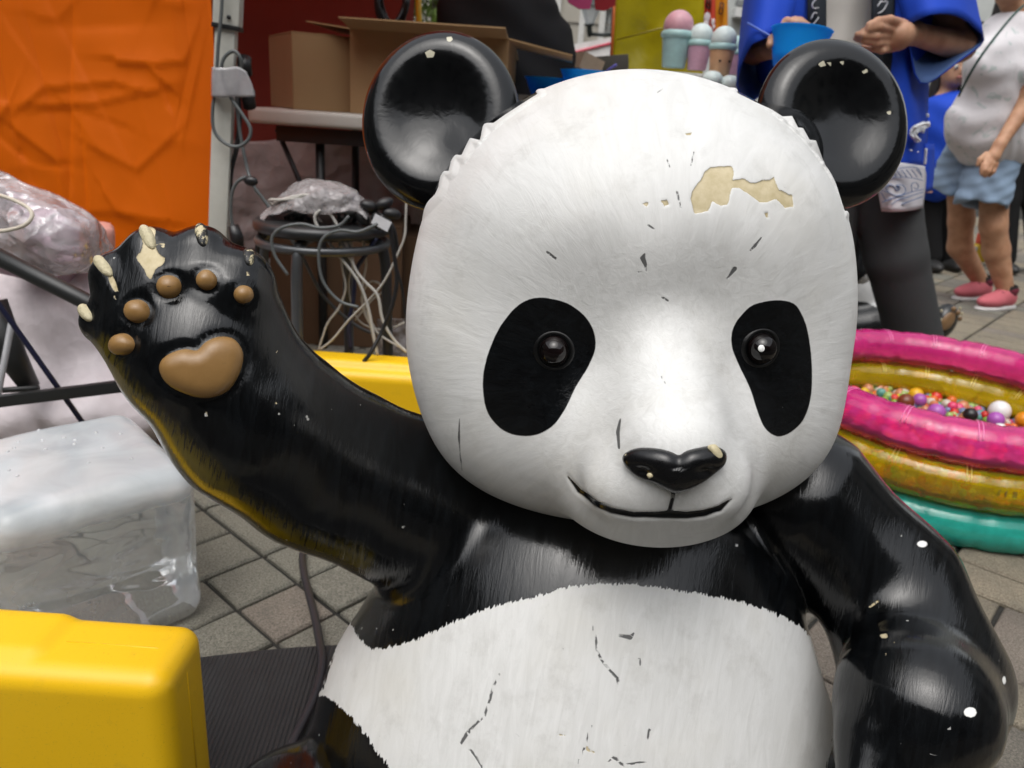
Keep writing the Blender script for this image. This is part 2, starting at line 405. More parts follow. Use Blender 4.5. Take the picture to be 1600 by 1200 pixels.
CHIPS = {  # flaked paint showing the cream undercoat: outlines traced on the photograph
 'head': [[(1079,311),(1083,298),(1095,283),(1101,270),(1110,262),(1128,261),(1144,259),(1147,270),(1145,281),(1162,279),(1172,285),(1181,286),(1193,281),(1203,282),(1209,277),(1214,288),(1218,296),(1230,303),(1238,305),(1240,323),(1227,325),(1219,317),(1212,311),(1200,316),(1187,316),(1178,309),(1169,302),(1155,294),(1144,293),(1140,305),(1138,320),(1126,321),(1113,314),(1107,330),(1085,333)],
          [(1034,314),(1043,312),(1046,320),(1038,323)], [(1194,332),(1201,331),(1202,340),(1196,341)], [(1070,207),(1082,206),(1080,211),(1072,211)], [(1005,318),(1012,317),(1010,322)]],
 'body': [[(224,357),(233,352),(243,358),(240,375),(243,388),(248,397),(258,403),(255,412),(243,420),(236,436),(230,437),(225,420),(218,412),(212,400),(220,392),(224,380),(220,368)],
          [(150,407),(158,400),(167,410),(173,425),(181,442),(187,455),(178,456),(170,440),(165,425),(155,415)], [(307,355),(316,352),(319,362),(322,375),(316,383),(309,372)], [(382,392),(390,388),(397,393),(392,399),(384,399)],
          [(384,425),(390,424),(391,431),(386,432)], [(176,462),(180,461),(181,468),(177,468)], [(250,380),(256,378),(258,384),(252,386)],
          [(1356,948),(1370,938),(1378,936),(1372,942),(1360,949)], [(1375,991),(1385,990),(1387,996),(1378,997)], [(1383,1015),(1387,1012),(1386,1022),(1381,1026)], [(1394,1003),(1399,1001),(1398,1006)],
          [(878,1146),(884,1143),(889,1148),(884,1153)], [(870,1147),(875,1144),(878,1150),(873,1153)], [(915,1168),(919,1166),(922,1171),(917,1173)], [(923,1174),(929,1174),(930,1180),(926,1182)],
          [(428,628),(434,629),(432,634)], [(430,544),(434,546),(432,551)], [(320,645),(325,644),(324,650)]],
}
SPOTS = [(1441,850,8,5), (1516,1113,10,8), (1151,852,2.4,2.4), (1569,1063,3,6), (1483,1138,2.5,3), (322,648,3,3), (1460,1178,6,2), (1455,1195,3,3), (1405,1163,3,2)]  # white spots mixed into the base colour
CRACKS = [([(1007,397),(1004,404),(1008,413),(1010,424)],[1,4,3,.5]), ([(1190,371),(1180,384),(1171,393)],[.8,2.2,.5]), ([(1148,420),(1142,428),(1135,437)],[3,2,.5]), ([(996,425),(1003,424)],[1.2,1]),
 ([(718,655),(717,685),(719,710),(722,735)],[.6,1.2,.8,.4]), ([(969,655),(965,675),(967,700)],[1,3,1.6]), ([(862,520),(858,534)],[.1,.1]),
 ([(924,975),(931,995),(933,1018),(940,1032),(957,1052),(966,1062),(967,1074)],[.8,1.2,1.6,1.2,1.8,2,.8]), ([(781,1052),(770,1075),(765,1095),(757,1118),(742,1133),(728,1148),(720,1163)],[.8,1.2,1.2,1.6,1.2,2.4,1.4]), ([(733,1170),(744,1183),(754,1200)],[1,1.4,1]),
 ([(924,1134),(918,1150),(912,1172),(900,1198)],[1.2,1,.8,1]), ([(968,993),(985,996),(990,990)],[2,3,1]), ([(999,1028),(1001,1040)],[1,.7]), ([(948,1192),(960,1182),(972,1196),(1010,1190)],[.7,1,1,.8]), ([(1015,1140),(1012,1155)],[2,1]),
 ([(1027,145),(1035,139)],[.3,.3]), ([(1041,246),(1047,262)],[.9,.6]), ([(1058,300),(1064,325)],[1.4,.8]), ([(1084,238),(1080,258)],[1,.7]), ([(855,394),(868,404)],[1.5,2]), ([(1035,465),(1044,470)],[1.5,1]), ([(1033,588),(1040,600)],[.7,.5]), ([(1013,352),(1022,358)],[1.8,1])]
FUR_C = (1040, 600)
def panda_paint(me, V, part, sdf):
    V = np.asarray(V); x, y, d = proj(V); g = grad(sdf, V); facing = ((CAM-V)*g).sum(1) > 0
    far = -200.
    rng = np.random.default_rng(5)
    jit = lambda a: a
    blk = np.full(len(V), far); gl = np.full(len(V), far)
    if part == 'head':
        front = facing & (d < .85)
        e = np.maximum.reduce([polysd(x, y, smoothpoly(PATCH_L)), polysd(x, y, smoothpoly(PATCH_R)), polysd(x, y, NOSE)-3,
                               linesd(x, y, MOUTH, [.8,3,5,5,4.5,5,6.5,5.5,5.5,4.5,.8]), linesd(x, y, [(1053,765),(1052,780),(1047,800)], [4,3,3])])
        blk = np.where(front, e, far)
        ears = np.maximum(polysd(x, y, [(560,40),(780,40),(840,148)]+ZIG_L[1:-1]+[(655,330),(560,340)]), polysd(x, y, [(1440,40),(1190,40),(1150,148)]+ZIG_R[1:-1]+[(1318,330),(1440,330)]))
        q = (d > .70) & facing; blk = np.where(q, np.maximum(blk, ears), blk)
        near_ = np.minimum.reduce([ear_sdf(c_, R_, r_, 0)(V.astype(f32)) for c_, R_, r_ in EARS]); blk = np.where(~facing, np.maximum(blk, (.010-near_)*700), blk)
        cr = CRACKS[:7]+CRACKS[15:]
    else:
        b = polysd(x, y, BELLY); leg = np.maximum(polysd(x, y, LEG_L), polysd(x, y, LEG_R))
        w = np.minimum(b, -leg)
        am = np.minimum(arm_sdf(V.astype(f32)), wave_sdf(V.astype(f32)))
        blk = np.maximum(-w, (.006-am)*900)
        cr = CRACKS[7:15]
    chip = np.full(len(V), far)
    for c in CHIPS[part]: chip = np.maximum(chip, polysd(x, y, c))
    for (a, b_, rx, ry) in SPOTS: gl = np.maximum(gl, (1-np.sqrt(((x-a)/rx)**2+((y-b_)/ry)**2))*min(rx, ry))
    crk = np.full(len(V), far)
    for p, w_ in cr: crk = np.maximum(crk, linesd(x, y, p, [q_+(.55 if part == 'body' else .05) for q_ in w_]))
    for a in (chip, gl, crk): a[~facing] = far
    # shallow relief: mouth groove, chips sunk below the paint, ridge of white paint at the ears
    off = np.zeros(len(V))
    if part == 'head':
        mo = np.maximum(linesd(x, y, MOUTH, [0,1,2,2,2,2,2,2,2,1,0]), linesd(x, y, [(1053,765),(1052,780),(1047,800)], [1,1,1]))
        off -= np.where(front, .0035*np.clip(1+mo/8, 0, 1)**2*np.clip((x-880)/30, 0, 1)*np.clip((1150-x)/30, 0, 1), 0)
        off += np.where(q & (np.abs(ears) < 14), .0016*(1/(1+np.exp(np.clip(ears/1.0, -30, 30))))*np.clip((14-np.abs(ears))/8, 0, 1), 0)
    if part == 'body':   # moulded hollows round the pads
        fr_ = facing & (d < .76)
        for (px_, py_, r_) in PADS: q_ = np.hypot(x-px_, y-py_); off -= np.where(fr_, .0014*np.exp(-((q_-r_-3)/5.5)**2), 0)
        q_ = -polysd(x, y, smoothpoly(HEART)); off -= np.where(fr_, .0020*np.exp(-((q_-4)/7)**2), 0)
    off -= np.where(chip > -1, .0006*np.clip(chip/2+.5, 0, 1), 0)
    V = V+g*off[:, None]
    me.vertices.foreach_set('co', V.astype(f32).ravel())
    for n_, a in (('blk', blk), ('chip', chip), ('white_spot', gl), ('crack', crk)): fattr(me, n_, a)
    # direction the sculpted fur strokes run in
    if part == 'head':
        cx, cy = FUR_C; dx = x-cx; dy = (y-cy); rr = np.hypot(dx, dy)+30
        a = np.arctan2(dy, dx)
        fur = np.stack([np.cos(a)*15*np.minimum(1, rr/260.)**1.0, np.sin(a)*15*np.minimum(1, rr/260.), rr*.013+d*3], 1)
    else:
        fur = np.stack([x*.075+y*.012, (y+x*.1)*.011, d*9+V[:, 2]*2], 1)
    vattr(me, 'fur', fur); me.update()
def paint_mat(name, part):
    g = N(name); co = g.coord('Object'); fur = g.attr('fur', 'Vector')
    s1 = g.noise(fur, .9, 5, .66, 1.1); s2 = g.noise(fur, 3.2, 3, .6, .4); big = g.noise(co, 9, 4, .55); fine = g.noise(co, 420, 3, .6); mid = g.noise(co, 60, 4, .6)
    rag = g.math('SUBTRACT', s2, .5)
    jag = g.math('MULTIPLY', rag, 3.0 if part == 'head' else 20.0)
    if part != 'head': jag = g.math('MULTIPLY', jag, 1.0)
    def edge(name, wob, soft=.8):
        return g.ramp(g.math('ADD', g.attr(name), wob), -soft, soft)
    blk = edge('blk', g.math('MULTIPLY', g.math('SUBTRACT', mid, .5), 1.5) if part == 'head' else jag, .7)
    ch = edge('chip', g.math('ADD', g.math('MULTIPLY', g.math('SUBTRACT', mid, .5), 7.), g.math('MULTIPLY', g.math('SUBTRACT', g.noise(co, 260, 3, .7), .5), 3.)), .5)
    gs = edge('white_spot', 0., .8)
    ck = g.math('MULTIPLY', edge('crack', g.math('MULTIPLY', g.math('SUBTRACT', mid, .46), 3.), .6), .92)
    # random scuffs on the white paint
    sc = g.noise(g.coord('Object', (1, 1, 2.2)), 55, 6, .75, .6)
    scf = g.math('MULTIPLY', g.ramp(sc, .68, .71), g.ramp(big, .46, .56))
    white = g.mix(g.ramp(s1, .3, .72), (.63, .63, .61), (.735, .735, .72))
    white = g.mix(g.math('MULTIPLY', g.ramp(big, .5, .72), .30), white, (.60, .575, .50))
    white = g.mix(g.math('MULTIPLY', g.ramp(g.noise(co, 26, 5, .7), .54, .70), .30), white, (.40, .39, .36))
    white = g.mix(g.math('MAXIMUM', ck, g.math('MULTIPLY', scf, .6)), white, (.06, .06, .06))
    black = g.mix(g.ramp(s1, .4, .75), (.0018, .0020, .0023), (.0055, .0066, .0078))
    if part == 'body':
        # olive strokes mixed into the black along the under side of the raised arm
        sx = g.n('ShaderNodeSeparateXYZ'); g.put(sx.inputs[0], co)
        ol = g.math('MULTIPLY', g.ramp(g.attr('olive'), -.02, .9), g.ramp(g.math('ADD', s2, g.math('MULTIPLY', g.attr('olive'), .25)), .45, .66))
        black = g.mix(ol, black, (.11, .082, .006))
    base = g.mix(blk, white, black)
    # specks of missing paint
    vo = g.n('ShaderNodeTexVoronoi'); vo.inputs['Scale'].default_value = 75; g.put(vo.inputs['Vector'], co)
    sp = g.math('MULTIPLY', g.math('LESS_THAN', vo.outputs['Distance'], g.math('MULTIPLY', g.ramp(g.noise(co, 19, 3, .5), .52, .75), .22)), g.ramp(g.noise(co, 47, 2), .5, .55))
    sp = g.math('MULTIPLY', sp, blk)
    cream = g.mix(g.ramp(mid, .3, .7), (.44, .36, .19), (.66, .57, .38))
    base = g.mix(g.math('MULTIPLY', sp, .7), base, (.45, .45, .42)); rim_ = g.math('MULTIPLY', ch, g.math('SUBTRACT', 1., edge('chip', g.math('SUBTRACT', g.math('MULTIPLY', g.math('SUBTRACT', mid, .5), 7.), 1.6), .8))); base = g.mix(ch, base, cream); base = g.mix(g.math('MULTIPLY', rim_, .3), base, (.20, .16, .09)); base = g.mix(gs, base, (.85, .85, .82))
    rb = g.ramp(s1, .3, .75, .09, .20); rw = g.ramp(s1, .3, .7, .44, .6)
    r_ = g.n('ShaderNodeMix', data_type='FLOAT'); g.put(r_.inputs[0], blk); g.put(r_.inputs[2], rw); g.put(r_.inputs[3], rb)
    rough = g.math('MAXIMUM', r_.outputs[0], g.math('MULTIPLY', ch, .6))
    h = g.math('ADD', g.math('MULTIPLY', s1, 1.0), g.math('MULTIPLY', s2, .35))
    b1 = g.bump(h, .27, .0016); b2 = g.bump(fine, .12, .0004, b1)
    b3 = g.bump(g.math('SUBTRACT', 0., g.math('ADD', ch, ck)), .5, .0009, b2)
    b4 = g.bump(blk, .35, .0008, b3)
    g.set(Base_Color=base, Roughness=rough, Normal=b4)
    return g.m
def build_panda():
    root = empty('panda_statue', (P(980,900,.9)[0], P(980,900,.9)[1], 0), 'big glossy seated panda statue with flaking paint chips, one paw raised in a wave', 'statue')
    V, Fq = surfnet(head_sdf, (-.22,.45,.28), (.47,1.12,.98), .003, 1)
    me = mesh('head', V, Fq); panda_paint(me, V, 'head', head_sdf); head = link('head', me, paint_mat('head_paint', 'head'), root)
    V, Fq = surfnet(body_sdf, (-.62,.28,-.2), (.75,1.35,.86), .0034, 0)
    V = V  # everything under the pavement is trimmed below
    me = mesh('body', V, Fq); panda_paint(me, V, 'body', body_sdf)
    x, y, d = proj(V)
    ol = linesd(x, y, [(150,550),(185,610),(250,675),(300,725),(380,800),(470,855),(560,880)], 1)
    fattr(me, 'olive', np.clip((ol+34)/34, -1, 1)*(d < .9))
    body = link('body', me, paint_mat('body_paint', 'body'), root)
    blackp = N('ear_paint'); g = blackp; co = g.coord('Object'); s1 = g.noise(g.coord('Object', (1, .5, 1)), 60, 5, .6, .8); mid = g.noise(co, 60, 4, .6)
    ch = g.ramp(g.math('ADD', g.attr('chip'), g.math('MULTIPLY', g.math('SUBTRACT', mid, .5), 6.)), -.6, .6)
    g.set(Base_Color=g.mix(ch, g.mix(s1, (.0018, .0018, .002), (.004, .0045, .005)), (.55, .52, .40)), Roughness=g.ramp(s1, .3, .7, .10, .2), Normal=g.bump(g.math('ADD', s1, g.math('MULTIPLY', ch, -.3)), .15, .0018))
    earchips = [[(698,58),(706,56),(708,62),(703,66),(698,64)], [(664,82),(672,78),(679,82),(677,89),(668,90)], [(1277,100),(1287,94),(1290,102),(1283,105)], [(1313,97),(1318,96),(1317,101)], [(1347,112),(1354,108),(1356,113),(1349,115)], [(1386,175),(1392,173),(1392,179),(1387,179)], [(1293,98),(1299,97),(1298,103)]]
    for i, (c, R, r) in enumerate(EARS):
        sdf = ear_sdf(c, R, r, 0); V, Fq = surfnet(sdf, c-.19, c+.19, .0028, 1)
        me = mesh('ear', V, Fq); x, y, d = proj(V); chp = np.full(len(V), -200.)
        for p in earchips: chp = np.maximum(chp, polysd(x, y, p))
        fattr(me, 'chip', chp); link('ear', me, g.m, head)
    # eyes
    eye = N('eye_gloss'); co = eye.coord('Object'); eye.set(Base_Color=eye.mix(eye.ramp(eye.noise(co, 90, 3), .4, .6), (.002,.0015,.0015), (.006,.003,.003)), Roughness=.04)
    for (px, py, rr) in ((866,548,.0125), (1189,544,.0125)):
        h_ = hit(head_sdf, [px], [py])[0]; n_ = grad(head_sdf, h_[None])[0]
        e = MB().sph(h_+n_*.001, rr, 32, 20).build('eye', eye.m, head)
        MB().lathe([(rr*1.0, -.002), (rr*1.14, .0012), (rr*1.28, .0010), (rr*1.5, -.002)], h_, 32, np.array(Vector(n_).to_track_quat('Z','Y').to_matrix())).build('eye_rim', plain('eye_rim_paint', (.003,.003,.003), .4, scale=200), e)
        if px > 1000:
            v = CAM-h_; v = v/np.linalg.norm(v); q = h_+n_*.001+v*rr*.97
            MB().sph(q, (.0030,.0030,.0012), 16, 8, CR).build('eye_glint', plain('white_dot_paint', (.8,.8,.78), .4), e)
    nosem = N('nose_paint'); co = nosem.coord('Object'); md_ = nosem.noise(co, 60, 4); nosem.set(Base_Color=(.003,.003,.0035,1), Roughness=nosem.ramp(md_, .3, .7, .16, .34), Normal=nosem.bump(nosem.noise(co, 120, 4), .3, .0008))
    def nost(x, y):
        return .005*np.exp(-(((x-1008)/14)**2+((y-732)/7)**2))+.005*np.exp(-(((x-1098)/14)**2+((y-732)/7)**2))+.0022*np.exp(-((x-1058)/8)**2)*(y < 728)
    nose = applique('nose', NOSE, head_sdf, .0095, 20, nosem.m, head, dent=nost, nr=16)
    nf = None
    chipm = plain('cream_undercoat', (.56,.49,.31), .55, var=.2, scale=120)
    for p in ([(1111,699),(1118,694),(1126,702),(1131,714),(1127,720),(1119,716)], [(975,712),(980,708),(981,716),(977,719)], [(1010,742),(1016,740),(1020,745),(1014,748)]):
        applique('paint_chip', p, (lambda X: head_sdf(X)-.0083) if p[0][0] != 975 else (lambda X: head_sdf(X)-.006), .001, 3, chipm, nose, nr=3)
    # paw pads and claws
    pad = N('pad_paint'); co = pad.coord('Object'); n1 = pad.noise(co, 130, 5, .65); n2 = pad.noise(co, 22, 3); ckm = pad.ramp(pad.noise(pad.coord('Object', (1,1,3)), 70, 5, .7), .69, .71)
    pad.set(Base_Color=pad.mix(pad.math('MULTIPLY', ckm, .8), pad.mix(pad.math('MULTIPLY_ADD', n1, .5, pad.math('MULTIPLY', n2, .5)), (.20,.105,.030), (.34,.195,.070)), (.03,.018,.01)), Roughness=.36, Normal=pad.bump(n1, .3, .0006))
    applique('palm_pad', HEART, body_sdf, .011, 26, pad.m, body, nr=14)
    for (x, y, r) in PADS:
        applique('toe_pad', [(x+r*math.cos(t), y+r*.97*math.sin(t)) for t in np.linspace(0, 2*math.pi, 10, endpoint=False)], body_sdf, .0095, r, pad.m, body, nr=8)
    clawc = N('claw_paint'); co = clawc.coord('Object'); n1 = clawc.noise(co, 90, 5, .7)
    clawc.set(Base_Color=clawc.mix(clawc.ramp(n1, .50, .54), (.012,.012,.012), (.55,.48,.30)), Roughness=.45, Normal=clawc.bump(n1, .8, .002))
    clawy = N('claw_bare'); co = clawy.coord('Object'); n1 = clawy.noise(co, 110, 5, .7)
    clawy.set(Base_Color=clawy.mix(n1, (.42,.36,.20), (.66,.60,.42)), Roughness=.6, Normal=clawy.bump(n1, 1., .003))
    for i, (a, b) in enumerate(CLAWS):
        A = hit(body_sdf, [a[0]], [a[1]])[0]; dB = (A-CAM)@fw; B = P(b[0], b[1], dB+.012)
        A = A+(A-CAM)/np.linalg.norm(A-CAM)*.001
        MB().tube([A+(A-B)*.15, A, A+(B-A)*.35, A+(B-A)*.7, B, B+(B-A)*.12], [.001, .0040, .0056, .0058, .0042, .001], 14).build('claw', clawc.m if i >= 3 else clawy.m, body, subsurf=1)
    return root
# ================================================================ THE SETTING
def PY(x, y, Y): r = ray(x, y); return CAM+r*(Y/r[1])          # the point seen at (x, y) at distance Y along the ground
def inpoly(x, y, p): return polysd(np.array([x], float), np.array([y], float), p)[0] > 0
rnd = random.Random(7)
def ground():
    g = N('joint_sand'); co = g.coord(); n = g.noise(co, 90, 5, .65); n2 = g.noise(co, 3, 4)
    g.set(Base_Color=g.mix(n, (.012,.0115,.010), (.035,.033,.028)), Roughness=.95, Normal=g.bump(n, .8, .004))
    tag(MB().add([(-60,-20,0),(60,-20,0),(60,160,0),(-60,160,0)], [(0,1,2,3)]).build('ground', g.m, smooth=False), 'dark sandy bed under and beyond the paving', None, None, 'structure')
def paving():
    mats = []
    for nm, a, b in (('grey', (.088,.085,.068), (.255,.245,.20)), ('pink', (.098,.085,.070), (.270,.232,.190)), ('sand', (.118,.10,.070), (.315,.272,.20)), ('dim', (.08,.072,.06), (.22,.20,.165))):
        g = N(nm+'_paver_concrete'); co = g.n('ShaderNodeNewGeometry').outputs['Position']
        sp = g.noise(co, 300, 4, .8); sp2 = g.noise(co, 520, 3, .75); big = g.noise(co, 7, 4, .6); st = g.noise(co, 28, 5, .65)
        c = g.mix(g.ramp(sp, .38, .62), a, b); c = g.mix(g.ramp(sp2, .60, .68), c, tuple(min(1, v*1.5) for v in b)); c = g.mix(g.ramp(sp2, .36, .30), c, (.035,.033,.03))
        c = g.mix(g.math('MULTIPLY', g.ramp(big, .42, .7), .35), c, (.09,.082,.068)); c = g.mix(g.math('MULTIPLY', g.ramp(st, .56, .72), .3), c, (.10,.095,.08))
        g.set(Base_Color=c, Roughness=.9, Normal=g.bump(g.math('ADD', sp, g.math('MULTIPLY', big, .5)), .8, .003)); mats.append(g.m)
    root = tag(bpy.data.objects.new('pavement', None), 'grey and pinkish concrete block paving laid diagonally with dark joints', None, None, 'structure'); COL.objects.link(root)
    pit = .112; ang = math.radians(48.7); U = np.array([math.cos(ang), math.sin(ang)]); Vv = np.array([math.sin(ang), -math.cos(ang)]); O = np.array([-.428, 1.196])
    def tile(mb, lx, ly, c=None, jit=0.):
        hx, hy = lx*pit/2-.0042, ly*pit/2-.0042; ch = .0035; z0, z1, z2 = .001, .0065, .0105
        v = []
        for (a, b, z) in ((hx, hy, z0), (hx, hy, z1), (hx-ch, hy-ch, z2)):
            for sx, sy in ((-1,-1),(1,-1),(1,1),(-1,1)):
                p = U*sx*a+Vv*sy*b; q = (0 if c is None else c[0], 0 if c is None else c[1]); v.append((q[0]+p[0], q[1]+p[1], z+jit))
        return mb.add(v, [(0,1,5,4),(1,2,6,5),(2,3,7,6),(3,0,4,7),(4,5,9,8),(5,6,10,9),(6,7,11,10),(7,4,8,11),(8,9,10,11)])
    for m_ in mats: pass
    shared = {}
    for k in ((1,1),(2,1),(1,2)):
        for i, m_ in enumerate(mats):
            me = tile(MB(), *k); me_ = mesh('paver', me.v, me.f)
            bm = bmesh.new(); bm.from_mesh(me_); bmesh.ops.recalc_face_normals(bm, faces=bm.faces); bm.to_mesh(me_); bm.free(); me_.materials.append(m_); shared[k+(i,)] = me_
    vis = ([(290,720),(420,800),(575,905),(560,1000),(500,1100),(300,1050)], [(1255,930),(1330,950),(1330,1080),(1290,1080)], [(1400,780),(1600,840),(1600,1210),(1540,1210),(1540,1000)], [(1430,390),(1620,390),(1620,580),(1430,560)])
    tiles = []
    fixed = {(-1,-1):('g',),}
    for bi in range(-30, 60):
        for bj in range(-45, 45):
            c0 = O+U*pit*bi*2+Vv*pit*bj*2
            if not (-2.2 < c0[0]-c0[1]*0 < 7.5 and -.2 < c0[1] < 8.8 and abs(c0[0]) < 1.1+c0[1]*.95): continue
            right = c0[0] > .45
            q = rnd.random()
            base = (0 if rnd.random() < .62 else 1) if not right else rnd.choice((2,2,1,3,2))
            if (not right and q < .55 and base == 0): L = [(.5,.5,1,1),(1.5,.5,1,1),(.5,1.5,1,1),(1.5,1.5,1,1)]
            elif q < .7 and right or (not right and q < .9): L = [(1,.5,2,1),(1,1.5,2,1)] if not right else [(.5,1,1,2),(1.5,1,1,2)]
            else: L = [(.5,1,1,2),(1.5,1,1,2)] if not right else [(1,.5,2,1),(1,1.5,2,1)]
            for (a, b, lx, ly) in L:
                c = c0+U*pit*a+Vv*pit*b; col = base if rnd.random() < .8 else rnd.randrange(4)
                tiles.append((c, lx, ly, col))
    show = []
    for t in tiles:
        x, y, d = proj(np.array([t[0][0], t[0][1], 0.]))
        if d > .3 and any(inpoly(x, y, p) for p in vis): show.append((d, len(show), t))
    show.sort(key=lambda s_: s_[:2]); near = {id(s_[2]) for s_ in show[:290]}
    rest = [MB() for _ in mats]
    for t in tiles:
        c, lx, ly, col = t; j = rnd.uniform(-.0012, .0012)
        if id(t) in near:
            o = bpy.data.objects.new('paver', shared[(lx, ly, col)]); COL.objects.link(o); o.parent = root; o.location = (c[0], c[1], j)
            o.rotation_euler = (rnd.uniform(-.006,.006), rnd.uniform(-.006,.006), rnd.uniform(-.008,.008))
        else: tile(rest[col], lx, ly, c, j)
    v = []; f = []; mi = []
    for i, r_ in enumerate(rest): k = len(v); v += r_.v; f += [tuple(q+k for q in ff) for ff in r_.f]; mi += [i]*len(r_.f)
    me = mesh('more_pavers', v, np.array(f)); [me.materials.append(m_) for m_ in mats]; me.polygons.foreach_set('material_index', np.array(mi, np.int32)); me.update()
    o = link('more_pavers', me, None, root, False); tag(o, kind='stuff')
def building(name, x0, x1, Y, h, mat, label, wins, depth=4., trim=None):
    """a block with real openings: wins = list of (x0, x1, z0, z1) in metres"""
    root = empty(name, ((x0+x1)/2, Y+depth/2, 0), label, 'building')
    xs = sorted({x0, x1}|{w[0] for w in wins}|{w[1] for w in wins}); zs = sorted({0., h}|{w[2] for w in wins}|{w[3] for w in wins})
    mb = MB()
    for i in range(len(xs)-1):
        for j in range(len(zs)-1):
            cx, cz = (xs[i]+xs[i+1])/2, (zs[j]+zs[j+1])/2
            if any(w[0] < cx < w[1] and w[2] < cz < w[3] for w in wins): continue
            mb.add([(xs[i],Y,zs[j]),(xs[i+1],Y,zs[j]),(xs[i+1],Y,zs[j+1]),(xs[i],Y,zs[j+1])], [(0,1,2,3)])
    mb.add([(x0,Y,0),(x0,Y+depth,0),(x0,Y+depth,h),(x0,Y,h)], [(0,1,2,3)]).add([(x1,Y,0),(x1,Y+depth,0),(x1,Y+depth,h),(x1,Y,h)], [(3,2,1,0)]).add([(x0,Y,h),(x1,Y,h),(x1,Y+depth,h),(x0,Y+depth,h)], [(0,1,2,3)])
    for w in wins:
        for (a, b) in (((w[0],w[2]),(w[1],w[2])),((w[1],w[2]),(w[1],w[3])),((w[1],w[3]),(w[0],w[3])),((w[0],w[3]),(w[0],w[2]))):
            mb.add([(a[0],Y,a[1]),(b[0],Y,b[1]),(b[0],Y+.2,b[1]),(a[0],Y+.2,a[1])], [(0,1,2,3)])
    mb.build('wall', mat, root, False)
    gl = plain('dark_window_glass', (.012,.018,.018), .08, scale=2, var=.4, bump=0); fr = plain('window_frame_paint', (.42,.43,.42), .5)
    for w in wins:
        f = MB(); t = .06
        f.box(((w[0]+w[1])/2, Y+.12, w[2]+t/2), np.array([(w[1]-w[0])/2, .03, t/2])).box(((w[0]+w[1])/2, Y+.12, w[3]-t/2), np.array([(w[1]-w[0])/2, .03, t/2])).box((w[0]+t/2, Y+.12, (w[2]+w[3])/2), np.array([t/2,.03,(w[3]-w[2])/2-t])).box((w[1]-t/2, Y+.12, (w[2]+w[3])/2), np.array([t/2,.03,(w[3]-w[2])/2-t]))
        fo = f.build('window', fr, root, False)
        MB().box(((w[0]+w[1])/2, Y+.15, (w[2]+w[3])/2), np.array([(w[1]-w[0])/2-t, .006, (w[3]-w[2])/2-t])).build('pane', gl, fo, False)
    return root
